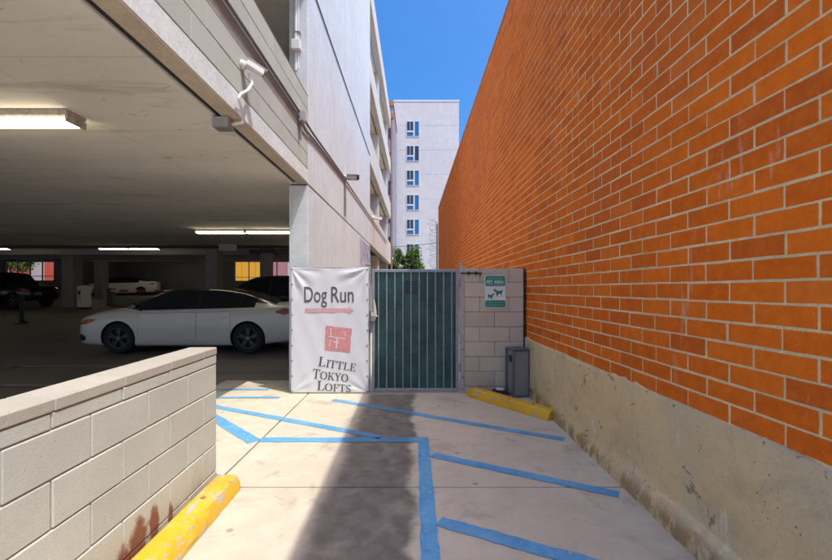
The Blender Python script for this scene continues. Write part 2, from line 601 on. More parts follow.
def stripe(pts, wd):
    """painted line, a thin sheet 4 mm above the slabs"""
    a, b = Vector(pts[0]), Vector(pts[1])
    d = (b - a).normalized()
    nn = Vector((-d.y, d.x)) * wd / 2
    m = max(2, int((b - a).length / .05))
    vs, fs = [], []
    for i in range(m + 1):
        p = a.lerp(b, i / m)
        j1, j2 = rnd.uniform(.88, 1.06), rnd.uniform(.88, 1.06)
        vs += [(p.x + nn.x * j1, p.y + nn.y * j1, .004), (p.x - nn.x * j2, p.y - nn.y * j2, .004)]
    fs = [(2 * i, 2 * i + 1, 2 * i + 3, 2 * i + 2) for i in range(m)]
    mb = MB()
    mb.add(vs, fs)
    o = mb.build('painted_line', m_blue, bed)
    if sum(p.normal.z for p in o.data.polygons) < 0:
        o.data.flip_normals()
    return o


stripe([(.082, 1.1), (.068, 3.80)], .105)
stripe([(-1.46, 3.865), (.12, 3.865)], .12)
stripe([(-2.35, 4.66), (-1.50, 3.82)], .13)
stripe([(-2.75, 5.12), (-.33, 3.93)], .10)
stripe([(-1.06, 5.26), (1.40, 3.88)], .095)
stripe([(.14, 3.515), (1.40, 2.835)], .10)
stripe([(.14, 2.51), (1.42, 1.86)], .11)
stripe([(.14, 1.50), (1.42, .85)], .11)
stripe([(-2.85, 5.37), (-1.78, 5.37)], .085)
stripe([(-2.9, 5.80), (-2.08, 5.80)], .085)
stripe([(-1.95, 3.34), (-1.39, 3.03)], .09)

# garage floor, level near the alley, a gentle rise towards the street entrance
SL = .042
def fz(y):
    return max(0, (y - 11) * SL)


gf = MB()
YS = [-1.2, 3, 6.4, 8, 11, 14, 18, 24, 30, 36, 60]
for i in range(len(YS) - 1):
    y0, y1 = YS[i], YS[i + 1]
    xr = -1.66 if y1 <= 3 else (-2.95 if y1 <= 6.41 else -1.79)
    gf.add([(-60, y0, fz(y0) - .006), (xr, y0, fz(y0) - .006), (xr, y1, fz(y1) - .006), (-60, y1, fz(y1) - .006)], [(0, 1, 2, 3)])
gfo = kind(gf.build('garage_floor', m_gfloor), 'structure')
m_pline = concrete('worn_white_line', (.34, .32, .28), .3, 5., 60.)
for (xa, ya, xb, yb) in ((-6.3, 6.05, -4.6, 6.05), (-7.4, 7.55, -5.3, 7.55), (-16.2, 17.9, -14., 17.9), (-12.6, 15.6, -10.6, 15.6), (-8.6, 6.0, -7.3, 7.55)):
    d = Vector((xb - xa, yb - ya)).normalized() * .05
    mb = MB()
    mb.add([(xa - d.y, ya + d.x, fz(ya + .05) + .004), (xa + d.y, ya - d.x, fz(ya) + .004),
            (xb + d.y, yb - d.x, fz(yb) + .004), (xb - d.y, yb + d.x, fz(yb + .05) + .004)], [(0, 1, 2, 3)])
    mb.build('parking_line', m_pline, gfo)

# ------------------------------------------------------------------ brick wall on the right
BW = thing('brick_wall', 'tall orange brick wall on a tan concrete base along the alley', 'brick wall', (1.587, 0, 0), .0134)
Y0, Y1 = -.6, 23.5
ZB, CH, BL, JT = .745, .1016, .3048, .012
NC = 52
ZT = ZB + NC * CH
MB().box(.0028, .45, Y0, Y1, ZB - .05, ZT - .004).build('mortar', m_mortar, BW)
MB().cbox(-.008, .47, Y0, Y1 + .01, ZT - .002, ZT + .05, .008).build('coping', plain('coping_metal', (.30, .15, .09), .6), BW)

# base: an uneven cast face with a rough projecting foot
bm_ = MB()
NY = 420
prof = []
for i in range(NY + 1):
    y = Y0 + (Y1 - Y0) * (i / NY) ** 1.3
    w1 = .012 * math.sin(y * 2.3) + .008 * math.sin(y * 6.1 + 1)
    lip = -.085 if y < 2 else -.085 + .06 * min(1, (y - 2) / 3.5)
    top = ZB + .008 + .018 * math.sin(y * 3.7) * math.sin(y * 1.3 + .4) + rnd.uniform(-.011, .011)
    hl = .125 + .02 * math.sin(y * 2.9 + 1.) + rnd.uniform(-.008, .008)
    prof.append([(.02, y, top), (-.018, y, top - .012), (-.022 + w1 * .3, y, .5), (-.024 + w1 * .4, y, hl + .07),
                 (-.03 + w1 * .3, y, hl + .02), (lip + .012 + rnd.uniform(-.008, .008), y, hl - .012), (lip + rnd.uniform(-.008, .008), y, .06), (lip - .004, y, -.05)])
vs = [p for ring in prof for p in ring]
k_ = len(prof[0])
fs = [(i * k_ + j, i * k_ + j + 1, (i + 1) * k_ + j + 1, (i + 1) * k_ + j) for i in range(NY) for j in range(k_ - 1)]
bm_.add(vs, fs)
bm_.box(.02, .45, Y0, Y1, -.05, ZB - .052)
bm_.build('concrete_base', m_base, BW, smooth=40)

# the bricks: front edges chamfered, set proud of the mortar
def brick_geo(mb, L, H=CH - JT, c=.0015, dep=.05, T=None, jit=None):
    x1 = dep
    b = [(x1, 0, 0), (x1, L, 0), (x1, L, H), (x1, 0, H)]
    m_ = [(c, 0, 0), (c, L, 0), (c, L, H), (c, 0, H)]
    f_ = [(0, c, c), (0, L - c, c), (0, L - c, H - c), (0, c, H - c)]
    if jit:
        f_ = [(x + jit.uniform(-.0015, .0015), y, z) for x, y, z in f_]
    fs = [(8, 9, 10, 11)]
    for i in range(4):
        j = (i + 1) % 4
        fs += [(i, j, 4 + j, 4 + i), (4 + i, 4 + j, 8 + j, 8 + i)]
    mb.add(b + m_ + f_, fs, 0, T)


br = []
for c_ in range(NC):
    z = ZB + c_ * CH + JT * .6
    y = Y0 + (0 if c_ % 2 == 0 else BL / 2) - BL * .30
    while y < Y1 - .05:
        a, b = max(y, Y0), min(y + BL, Y1)
        if b - a > .06:
            br.append((a + JT / 2, b - JT / 2, z))
        y += BL + (rnd.uniform(-.004, .004) if rnd.random() < .5 else 0)


def on_screen(a, b, z):
    yc = (a + b) / 2
    X = 1.587 - .0134 * yc
    if yc < 1.0:
        return 0
    x_, y_ = 416 + 411 * X / yc, 289 - 411 * (z + .045 - 1.42) / yc
    if x_ > 850 or y_ < -10 or y_ > 570:
        return 0
    return 1 / yc ** 3


br.sort(key=lambda q: -on_screen(*q))
def rough_brick(L, H=CH - JT, dep=.05):
    """brick with slightly uneven, worn front edges"""
    def ring(c, x, j):
        pts = []
        for k in range(5):
            pts.append((x, c + (L - 2 * c) * k / 5, c))
        for k in range(2):
            pts.append((x, L - c, c + (H - 2 * c) * k / 2))
        for k in range(5):
            pts.append((x, L - c - (L - 2 * c) * k / 5, H - c))
        for k in range(2):
            pts.append((x, c, H - c - (H - 2 * c) * k / 2))
        return [(px + rnd.uniform(-j, j) * .5, py + rnd.uniform(-j, j), pz + rnd.uniform(-j, j)) for px, py, pz in pts]
    r0, r1, r2 = ring(0, dep, 0), ring(.0004, .002, .0011), ring(.0024, 0, .0009)
    n = len(r0)
    mb = MB()
    fs_ = [list(range(2 * n, 3 * n))]
    for q in (0, n):
        fs_ += [(q + i, q + (i + 1) % n, q + n + (i + 1) % n, q + n + i) for i in range(n)]
    mb.add(r0 + r1 + r2, fs_)
    return mb.mesh('brick', m_brick_o)


brick_meshes = [rough_brick(BL - JT) for i in range(24)]
for (a, b, z) in br[:300]:
    o = link('brick', rnd.choice(brick_meshes), BW, (rnd.uniform(-.0012, .001), a, z + rnd.uniform(-.0014, .0014)),
             (rnd.uniform(-.006, .006), 0, rnd.uniform(-.003, .003)))
    o.scale = (1, (b - a) / (BL - JT), rnd.uniform(.985, 1.012))
fld = MB()
tones = []
for (a, b, z) in br[300:]:
    brick_geo(fld, b - a, T=Matrix.Translation((rnd.uniform(-.0012, .001), a, z)))
    tones += [rnd.random()] * 12
fo = fld.build('brick_field', m_brick_s, BW)
at = fo.data.attributes.new('tone', 'FLOAT', 'POINT')
at.data.foreach_set('value', tones)
kind(fo, 'stuff')

# ------------------------------------------------------------------ the garage
GX = -1.51            # plane of the alley face
GA = thing('parking_garage', 'pale concrete parking garage with open bays left of the alley', 'parking garage', (GX, 5.75, 0))
GA_inv = Matrix.Translation((-GX, -5.75, 0))


def gpart(mb, name, m, parent=None, smooth=None):
    """a part of the garage, built in world coordinates"""
    par = parent or GA
    mb.v = [tuple(GA_inv @ Vector(p)) for p in mb.v]
    o = mb.build(name, m, par, smooth)
    return o


# shear wall behind the banner; the lower lift is cut by a dark joint
gpart(MB().cbox(-1.777, GX, 5.75, 13.5, 0, 2.872, .008), 'shear_wall', m_white_c)
gpart(MB().cbox(-1.777, GX, 5.75, 13.5, 2.892, 5.77, .008), 'shear_wall', m_white_c)
gpart(MB().cbox(-1.777, GX, 5.75, 13.5, 5.785, 11.8, .008), 'shear_wall', m_white_c)
gpart(MB().box(-1.76, GX - .018, 5.77, 13.48, 2.85, 5.80), 'wall_joint', m_joint_dark)
# slab edge band over the entrance, beam soffit with its dark groove
gpart(MB().cbox(-1.66, GX, -1.0, 5.746, 2.90, 3.09, .006), 'slab_edge', [m_slabedge])
gpart(MB().box(-1.655, GX - .004, -1.0, 5.744, 2.893, 2.899), 'beam_soffit', m_beam)
gpart(MB().tube([(-1.728, -1.0, 2.906), (-1.728, 5.74, 2.906)], .012, 6), 'drip_strip', m_white_p)
# ceiling slab of the ground floor (level, then rising with the floor)
cs = MB()
cs.box(-60, -1.715, -1.0, 11, 2.91, 3.085)
for (ya, yb, xr) in ((11, 24.5, -1.79), (24.5, 36.2, -1.79)):
    za, zb = 2.91 + fz(ya), 2.91 + fz(yb)
    cs.add([(-60, ya, za), (xr, ya, za), (xr, yb, zb), (-60, yb, zb), (-60, ya, za + .18), (xr, ya, za + .18), (xr, yb, zb + .18), (-60, yb, zb + .18)],
           [(0, 1, 2, 3), (4, 7, 6, 5), (0, 4, 5, 1), (1, 5, 6, 2), (2, 6, 7, 3), (3, 7, 4, 0)])
gpart(cs, 'ceiling', m_ceil)
gpart(MB().box(-1.713, -1.662, -1.0, 5.74, 2.917, 3.08), 'groove', m_black)
# downstand beams
for y in (18.6, 25.2, 31.5):
    z = 2.91 + fz(y)
    gpart(MB().cbox(-36, -1.8, y, y + .45, z - .26, z + .08, .015), 'ceiling_beam', m_incol)
# inner walls
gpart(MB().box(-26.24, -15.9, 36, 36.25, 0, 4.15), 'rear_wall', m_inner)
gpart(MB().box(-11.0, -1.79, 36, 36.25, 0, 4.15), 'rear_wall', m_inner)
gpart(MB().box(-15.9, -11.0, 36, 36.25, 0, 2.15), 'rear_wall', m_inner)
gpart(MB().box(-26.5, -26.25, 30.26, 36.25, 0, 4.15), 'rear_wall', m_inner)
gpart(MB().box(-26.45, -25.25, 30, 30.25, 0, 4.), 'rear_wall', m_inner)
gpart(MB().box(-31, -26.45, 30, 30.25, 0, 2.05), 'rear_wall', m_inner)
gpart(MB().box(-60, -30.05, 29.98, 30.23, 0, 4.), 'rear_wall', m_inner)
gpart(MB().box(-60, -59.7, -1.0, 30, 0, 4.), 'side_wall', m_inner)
# inner columns
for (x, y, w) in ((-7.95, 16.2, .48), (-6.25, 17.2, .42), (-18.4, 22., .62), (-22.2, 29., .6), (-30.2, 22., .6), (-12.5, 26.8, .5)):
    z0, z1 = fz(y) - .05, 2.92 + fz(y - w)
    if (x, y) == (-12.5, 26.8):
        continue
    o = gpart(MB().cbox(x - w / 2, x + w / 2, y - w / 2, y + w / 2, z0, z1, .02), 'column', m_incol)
gpart(MB().cbox(-6.85, -5.75, 16.9, 17.5, 2.90, 3.06, .02), 'drop_panel', m_black)
# inner face of the second wall line seen beyond the openings on the alley side
for i, (z0, z1) in enumerate(((2.9, 4.1), (5.6, 6.5), (8.29, 9.1), (11.0, 11.8))):
    gpart(MB().cbox(-1.73, GX, 13.504, 24.5, z0, z1, .012), 'spandrel', m_span)
for z0, z1 in ((0, 2.9), (4.1, 5.6), (6.5, 8.29), (9.1, 11.0)):
    for y in (18.2, 23.6):
        gpart(MB().cbox(-2.15, -1.68, y, y + .6, z0, z1, .012), 'column', m_colpaint)
for z in (5.6, 8.29, 11.0):
    gpart(MB().box(-12, -1.79, 2.4 if z < 6 else 4.7, 24.4, z + .004, z + .2), 'upper_slab', m_ceil)
gpart(MB().box(-12.2, -12, 4.7, 24.4, 3.3, 11.2), 'upper_inner_wall', m_inner)
gpart(MB().box(-12, -1.8, 24.2, 24.45, 4.3, 11.2), 'upper_end_wall', m_inner)
gpart(MB().box(-12, -1.72, 2.2, 2.4, 3.1, 5.8), 'upper_shade_wall', m_span)  # unseen wall, added to block light so the upper opening stays dark
gpart(MB().cbox(-1.73, GX - .004, 2.2, 5.746, 5.6, 6.1, .012), 'spandrel', m_span)

# block parapet over the entrance: 5 courses of block
par = gpart(MB().box(-1.70, GX - .012, -1.0, 5.746, 3.091, 4.10), 'parapet', m_joint_pale)
PB = MB().cbox(0, .1, .0025, .4035, .0025, .2005, .0035).mesh('parapet_block', m_block_g)
for c_ in range(5):
    y = -.9 + (.2032 if c_ % 2 else 0)
    while y < 5.74:
        L = min(.406, 5.744 - y)
        if L > .08:
            o = link('block', PB, par, (-1.61 - GX + rnd.uniform(-.0015, .0015), y - 5.75, 3.094 + c_ * .2032))
            o.scale = (1, L / .406, 1)
        y += .406
gpart(MB().cbox(-1.705, GX + .003, -1.0, 5.746, 4.112, 4.122, .004), 'parapet_cap', m_joint_pale)

# ------------------------------------------------------------------ low block wall on the left
LW = thing('block_wall', 'low pale concrete block wall with a flat cap in the left foreground', 'block wall', (-1.465, 3.02, 0), .034)
# local: x<0 is the garage side, y<0 runs towards the viewer, end face at y=0
LN = -4.9
MB().box(-.183, -.007, LN, -.006, 0, .935).build('mortar_core', m_joint, LW)
courses = [(0, .093), (.093, .195), (.288, .195), (.483, .195), (.678, .194), (.872, .068)]
blk = {}
for ci, (z, h) in enumerate(courses):
    off = 0 if ci % 2 == 0 else -.203
    y = off
    first = True
    ys = [0.]
    if off:
        ys.append(off)
    while ys[-1] > LN + .1:
        ys.append(ys[-1] - .406)
    for a, b in zip(ys[:-1], ys[1:]):
        L = a - b
        key = (round(L, 3), round(h, 3))
        if key not in blk:
            blk[key] = MB().cbox(-.19, 0, -L + .003, -.003, .003, h - .003, .005).mesh('wall_block', m_block_l)
        link('block', blk[key], LW, (rnd.uniform(-.0015, .0015), a, z + rnd.uniform(-.0008, .0008)), (0, 0, rnd.uniform(-.002, .002)))
y = 0
capm = {}
for L in (.19, .406, .406, .41, .406, .406, .406, .406, .406, .406, .406, .406):
    capm.setdefault(L, MB().cbox(-.194, .004, -L + .0015, -.0015, 0, .053, .006).mesh('cap_block', m_cap))
    link('cap_block', capm[L], LW, (0, y, .941), (rnd.uniform(-.002, .002), 0, 0))
    y -= L

# ------------------------------------------------------------------ gate line: block pier, posts, gate, banner
GY = 5.62
BP = thing('block_pier', 'grey concrete block pier between the green gate and the brick wall', 'block wall', (.668, GY, 0))
MB().box(.006, .80, .012, .19, 0, 1.705).build('mortar_core', m_joint, BP)
ph = [(.0, .09)] + [(.09 + i * .2032, .2032) for i in range(7)] + [(.09 + 7 * .2032, .19)]
PBM = {}
for ci, (z, h) in enumerate(ph):
    xs = [0, .406, .805] if ci % 2 else [0, .203, .609, .805]
    for a, b in zip(xs[:-1], xs[1:]):
        key = (round(b - a, 3), round(h, 3))
        if key not in PBM:
            PBM[key] = MB().cbox(.003, b - a - .003, 0, .2, .003, h - .003, .004).mesh('pier_block', m_block_p)
        link('block', PBM[key], BP, (a, rnd.uniform(-.002, .002), z))
MB().box(.80, .812, -.004, .204, 0, 1.71).build('edge_strip', m_black, BP)

# fence posts
def post(x, label, w=.05, z1=1.75, y=GY + .03):
    t = thing('gate_post', label, 'post', (x, y, 0))
    MB().cbox(-w / 2, w / 2, -w / 2, w / 2, 0, z1, .004).build('shaft', m_post, t)
    MB().cbox(-w / 2 - .006, w / 2 + .006, -w / 2 - .006, w / 2 + .006, z1, z1 + .012, .003).build('cap', m_post, t)
    MB().cbox(-w / 2 - .02, w / 2 + .02, -w / 2 - .02, w / 2 + .02, 0.001, .012, .003).build('base_plate', m_post, t)
    return t


pA = post(-.655, 'grey steel gate post between banner and gate, lock side', .06)
pB = post(.628, 'grey steel gate post against the block pier, hinge side', .055, 1.76)

# gate
GT = thing('gate', 'grey steel bar gate backed with dark green screening in the alley', 'gate', (0, GY, 0))
gx0, gx1, gz0, gz1 = -.605, .585, .02, 1.69
fr = MB()
fr.cbox(gx0, gx0 + .04, 0, .04, gz0, gz1, .004)
GTf = fr.build('frame_upright', m_gate, GT)
MB().cbox(gx1 - .04, gx1, 0, .04, gz0, gz1, .004).build('frame_upright', m_gate, GT)
MB().cbox(gx0 + .041, gx1 - .041, 0, .04, gz1 - .04, gz1, .004).build('top_rail', m_gate, GT)
MB().cbox(gx0 + .041, gx1 - .041, 0, .04, gz0, gz0 + .04, .004).build('bottom_rail', m_gate, GT)
BAR = MB().cbox(-.008, .008, 0, .016, gz0 + .041, gz1 - .041, .002).mesh('gate_bar', m_gate)
for i in range(10):
    link('bar', BAR, GT, (-.512 + i * .1113, .006, 0))
# horizontal slats of the screening (too thin to pick apart)
sl = MB()
zz = gz0 + .042
rib = MB()
while zz < gz1 - .045:
    sl.box(gx0 + .042, gx1 - .042, .030, .034, zz, zz + .021)
    rib.box(gx0 + .042, gx1 - .042, .024, .029, zz + .0225, zz + .0265)
    zz += .0285
kind(sl.build('screen_slats', plain('green_slat', (.018, .085, .070), .45, 0, .4, 3.), GT), 'stuff')
kind(rib.build('screen_ribs', plain('green_rib', (.075, .17, .15), .4, 0, .3, 3.), GT), 'stuff')
MB().box(gx0 + .02, gx1 - .02, .041, .043, gz0 + .02, gz1 - .02).build('screen_sheet', m_screen, GT)
MB().cbox(-.15, .02, .0255, .0275, 1.35, 1.53, .0004).build('plate', m_plate, GT)
for z in (.35, 1.5):
    MB().lathe([(.014, z - .05), (.014, z + .05)], 'z', 10, T=Matrix.Translation((gx1 + .008, -.008, 0))).build('hinge', m_gate, GT, smooth=40)
MB().cbox(gx1 - .012, gx1 - .002, -.01, 0, .35, .85, .002).build('strap', m_post, GT)
lk = MB().cbox(gx0 - .012, gx0 + .05, -.045, -.002, .98, 1.14, .006).build('lock_box', m_galv, GT)
MB().tube([(gx0 + .02, -.06, 1.05), (gx0 + .03, -.085, 1.06), (gx0 + .09, -.085, 1.055)], .009, 8).build('handle', m_beige, lk, smooth=60)
MB().lathe([(.0, -.075), (.026, -.072), (.03, -.05), (.022, -.045)], 'y', 14, T=Matrix.Translation((gx0 + .02, 0, 1.075))).build('knob', m_beige, lk, smooth=50)
# pale wrapping taped over the latch
wr = MB()
wp = [(gx0 + .035, -.05, 1.28), (gx0 + .045, -.055, 1.2), (gx0 + .05, -.06, 1.12), (gx0 + .05, -.065, 1.05), (gx0 + .045, -.06, .99)]
wr.tube(wp, [.006, .014, .022, .026, .012], 10)
wr.build('latch_wrap', m_beige, GT, smooth=70)

# barrel bolt on the pier
bt = thing('slide_bolt', 'black slide bolt fixed high on the block pier beside the gate', 'bolt', (.70, GY, 1.635))
MB().tube([(-.09, -.022, 0), (.20, -.022, 0)], .011, 10).build('rod', m_black, bt, smooth=50)
for x in (.0, .1):
    MB().cbox(x, x + .035, -.04, -.001, -.022, .022, .003).build('bracket', m_black, bt)
MB().tube([(.17, -.022, 0), (.17, -.06, -.03)], .008, 8).build('handle', m_black, bt, smooth=50)

# ------------------------------------------------------------------ banner
BN = thing('banner', 'white vinyl Dog Run banner with red arrow laced over the column foot', 'banner', (-1.70, GY - .015, .01))
BWd, BHt = 1.055, 1.70


def wrinkle(u, v):
    """out-of-plane offset of the sheet, u across 0..1.055, v up 0..1.7"""
    d = 0
    for (cx, cz, sgn, ph_, a0, a1) in ((0, BHt, 1, .4, -85, 0), (BWd, BHt, -1, 1.7, -180, -95), (0, 0, 1, 2.2, 5, 88), (BWd, 0, -1, .2, 92, 175)):
        dx, dz = u - cx, v - cz
        r = math.hypot(dx, dz)
        th = math.atan2(dz, dx)
        amp = .016 if cz > 1 else .008
        fall = math.exp(-((r - .18) / .22) ** 2) if r > .18 else r / .18
        d += amp * fall * math.sin(th * 11 + ph_) * (0.6 + .4 * math.sin(th * 5 + ph_ * 2))
    d += .003 * math.sin(u * 6 + 1) * math.sin(v * 3.1)
    d += .0015 * math.sin(u * 25 + v * 9)
    e = min(u, BWd - u, v, BHt - v)
    return d * min(1, e / .06 + .1)


nu, nv = 84, 130
vs, fs = [], []
for j in range(nv + 1):
    for i in range(nu + 1):
        u, v = BWd * i / nu, BHt * j / nv
        sag = .012 * math.sin(math.pi * i / nu) ** 2 * (1 if j == nv else 0)
        vs.append((u, -wrinkle(u, v) - .02, v - sag))
for j in range(nv):
    for i in range(nu):
        a = j * (nu + 1) + i
        fs.append((a, a + 1, a + nu + 2, a + nu + 1))
sh = MB()
sh.add(vs, fs)
sheet = sh.build('sheet', m_sheet, BN, smooth=180)
so = sheet.modifiers.new('thickness', 'SOLIDIFY')
so.thickness = .0015
so.offset = 1 if sheet.data.polygons[0].normal.y > 0 else -1
MB().cbox(-.014, BWd + .014, .012, .03, -.005, BHt + .012, .003).build('backing_frame', m_post, BN)
gr = MB().lathe([(.011, -.0), (.011, -.004), (.006, -.004), (.006, 0.)], 'y', 12).mesh('grommet', m_galv, 50)
for k in range(9):
    for u in (.016, BWd - .016):
        v = .02 + k * (BHt - .04) / 8
        link('grommet', gr, BN, (u, -wrinkle(u, v) - .022, v))


def text_mesh(s, size, sx=1., spacing=1., bold=0.):
    cu = bpy.data.curves.new('txt', 'FONT')
    cu.body = s
    cu.size = size
    cu.space_character = spacing
    cu.offset = bold
    cu.resolution_u = 4
    o = bpy.data.objects.new('txt', cu)
    col.objects.link(o)
    bpy.context.view_layer.update()
    me = bpy.data.meshes.new_from_object(o.evaluated_get(bpy.context.evaluated_depsgraph_get()))
    bpy.data.objects.remove(o)
    pts = [(v.co.x * sx, v.co.y) for v in me.vertices]
    fs_ = [list(p.vertices) for p in me.polygons]
    x0 = min(p[0] for p in pts)
    return [(p[0] - x0, p[1]) for p in pts], fs_, max(p[0] for p in pts) - x0


def banner_print(name, pts, faces, m, lift=.004):
    mb = MB()
    mb.add([(u, -wrinkle(u, v) - .02 - lift, v) for u, v in pts], faces)
    return mb.build(name, m, sheet)


P2 = 73.4
def bu(x, y):
    return ((x - 291.3) / P2, (392.3 - y) / P2)


for s, xa, xb in (('Dog', 304.6, 327.3), ('Run', 331.5, 354.0)):
    pts, fs, w = text_mesh(s, .30, 1., 1.0, .002)
    u0, v0 = bu(xa, 302.)
    k = (xb - xa) / P2 / w
    hgt = (302. - 286.3) / P2 / (.30 * .70)
    banner_print('lettering', [(u0 + p[0] * k, v0 + p[1] * hgt) for p in pts], fs, m_txt)
ar = [(305.5, 308.2), (349.0, 308.2), (349.0, 306.4), (353.8, 310.2), (349.0, 314.0), (349.0, 312.2), (305.5, 312.2)]
banner_print('arrow', [bu(*p) for p in ar], [list(range(7))[::-1]], m_txt_red)
# seal: rough edged square with pale brush strokes
sq = []
cs_ = [(326.3, 325.3), (352.0, 328.6), (350.2, 352.0), (325.0, 349.2)]
for i in range(4):
    a, b = Vector(cs_[i]), Vector(cs_[(i + 1) % 4])
    for k in range(9):
        p = a.lerp(b, k / 9)
        sq.append((p.x + rnd.uniform(-.35, .35), p.y + rnd.uniform(-.35, .35)))
seal = banner_print('seal', [bu(*p) for p in sq], [list(range(len(sq)))], m_txt_red2)
for (xa, ya, xb, yb, w_) in ((331., 327.6, 331.4, 336.5, .5), (328.5, 336.3, 346., 338.4, .55), (337.6, 336.5, 336.6, 348., .7), (333.2, 341.4, 342.2, 342.6, .5),
                             (331.5, 339., 329.5, 346., .4), (344.6, 331., 346.2, 336., .4)):
    d = Vector((xb - xa, yb - ya)).normalized() * w_
    q = [(xa - d.y, ya + d.x), (xa + d.y, ya - d.x), (xb + d.y, yb - d.x), (xb - d.y, yb + d.x)]
    banner_print('seal_stroke', [bu(*p) for p in q], [(0, 1, 2, 3)], plain('pale_stroke', (.68, .60, .60), .6) if 'pale_stroke' not in bpy.data.materials else bpy.data.materials['pale_stroke'], .006)


# serif capitals built from strokes (unit height)
def seg(x0, y0, x1, y1, w):
    d = Vector((x1 - x0, y1 - y0)).normalized() * w / 2
    return [(x0 - d.y, y0 + d.x), (x1 - d.y, y1 + d.x), (x1 + d.y, y1 - d.x), (x0 + d.y, y0 - d.x)]


def rect(a, b, c, d):
    return [(a, c), (b, c), (b, d), (a, d)]


def arc(cx, cy, rx, ry, a0, a1, t0, t1, n=20):
    polys = []
    for i in range(n):
        q = []
        for a, s in ((i, 1), (i + 1, 1), (i + 1, -1), (i, -1)):
            th = R(a0 + (a1 - a0) * a / n)
            t_ = t0 + (t1 - t0) * abs(math.cos(th))
            q.append((cx + (rx + s * t_ / 2) * math.cos(th), cy + (ry + s * t_ / 2) * math.sin(th)))
        polys.append(q)
    return polys


GL = {
    'L': (.66, [rect(.1, .26, 0, 1), rect(0, .36, .94, 1), rect(0, .62, 0, .06), [(.5, 0), (.62, 0), (.64, .28), (.58, .28)]]),
    'I': (.34, [rect(.1, .26, 0, 1), rect(0, .36, .94, 1), rect(0, .36, 0, .06)]),
    'T': (.74, [rect(.29, .45, 0, 1), rect(.0, .74, .93, 1), rect(.19, .55, 0, .06), [(0, 1), (.0, .70), (.05, .70), (.1, .95)], [(.74, 1), (.74, .70), (.69, .70), (.64, .95)]]),
    'E': (.66, [rect(.1, .26, 0, 1), rect(0, .6, .94, 1), rect(0, .62, 0, .06), rect(.2, .48, .48, .54), [(.5, 0), (.62, 0), (.65, .28), (.6, .28)], [(.5, 1), (.6, 1), (.6, .74), (.56, .74)], rect(.44, .49, .38, .64)]),
    'O': (.86, arc(.42, .5, .36, .47, 0, 360, .05, .17, 28)),
    'K': (.80, [rect(.1, .26, 0, 1), rect(0, .36, .94, 1), rect(0, .36, 0, .06), seg(.26, .42, .68, .97, .07), seg(.36, .56, .74, .03, .16), rect(.5, .84, .94, 1), rect(.54, .88, 0, .06)]),
    'Y': (.78, [rect(.31, .47, 0, .48), rect(.2, .58, 0, .06), seg(.12, .97, .41, .45, .15), seg(.66, .97, .39, .45, .07), rect(0, .32, .94, 1), rect(.5, .8, .94, 1)]),
    'F': (.62, [rect(.1, .26, 0, 1), rect(0, .6, .94, 1), rect(0, .36, 0, .06), rect(.2, .48, .48, .54), [(.5, 1), (.6, 1), (.62, .7), (.57, .7)], rect(.44, .49, .38, .64)]),
    'S': (.60, arc(.28, .74, .2, .22, 20, 250, .06, .13, 14) + arc(.28, .27, .22, .24, 90, -160, .06, .14, 14) + [seg(.16, .60, .42, .42, .16), rect(.46, .51, .74, .98), rect(.05, .10, .02, .28)]),
}
for word, x0, y0, x1, y1, cap, small, wid in (('LITTLE', 318.2, 365.4, 355.8, 371.2, 9.6, 7.6, 1), ('TOKYO', 312.6, 377.6, 348.6, 381.8, 9.4, 7.8, 1), ('LOFTS', 317.2, 389.6, 351.6, 392.0, 9.4, 7.4, 1)):
    wsum = sum(GL[c][0] * (cap if i == 0 else small) * 1.07 for i, c in enumerate(word))
    dirv = Vector((x1 - x0, y1 - y0)) / wsum
    nrm = Vector((dirv.y, -dirv.x)).normalized()
    pen = 0
    pts, fs = [], []
    for i, ch in enumerate(word):
        s_ = cap if i == 0 else small
        for poly in GL[ch][1]:
            b = len(pts)
            for (px, py) in poly:
                q = Vector((x0, y0)) + dirv * (pen + px * s_) + nrm * (py * s_)
                pts.append(bu(q.x, q.y))
            fs.append(list(range(b, b + len(poly))))
        pen += GL[ch][0] * s_ * 1.07
    banner_print('lettering', pts, fs, m_txt)

# ------------------------------------------------------------------ pet area sign
SG = thing('sign', 'small green and white pet area sign with two dogs on the pier', 'sign', (.935, GY - .004, 1.16))
SW, SH = .295, .45


def rrect(x0, x1, z0, z1, r, n=5):
    pts = []
    for (cx, cz, a0) in ((x1 - r, z1 - r, 0), (x0 + r, z1 - r, 90), (x0 + r, z0 + r, 180), (x1 - r, z0 + r, 270)):
        for k in range(n + 1):
            a = R(a0 + 90 * k / n)
            pts.append((cx + r * math.cos(a), cz + r * math.sin(a)))
    return pts


MB().prism(rrect(0, SW, 0, SH, .025), 'y', -.004, -.0005).build('plate', plain('sign_pale_rim', (.42, .56, .52), .4), SG)
def flat(name, polys, m, parent, y):
    mb = MB()
    for p in polys:
        mb.prism(p, 'y', y, y + .0012)
    return mb.build(name, m, parent)


flat('upper_field', [rrect(.014, SW - .014, .30, SH - .014, .02)], m_signgreen, SG, -.0056)
flat('lower_field', [rrect(.014, SW - .014, .014, .105, .02)], m_signgreen, SG, -.0056)
flat('picture_field', [rect(.006, SW - .006, .108, .297)], m_signwhite, SG, -.0054)


def sign_text(s, cx, z, h, wd, m, bold=.0):
    pts, fs_, w = text_mesh(s, h / .70, 1, 1, bold)
    k = wd / w
    mb = MB()
    mb.add([(cx - wd / 2 + p[0] * k, -.0072, z + p[1]) for p in pts], fs_)
    mb.build('lettering', m, SG)


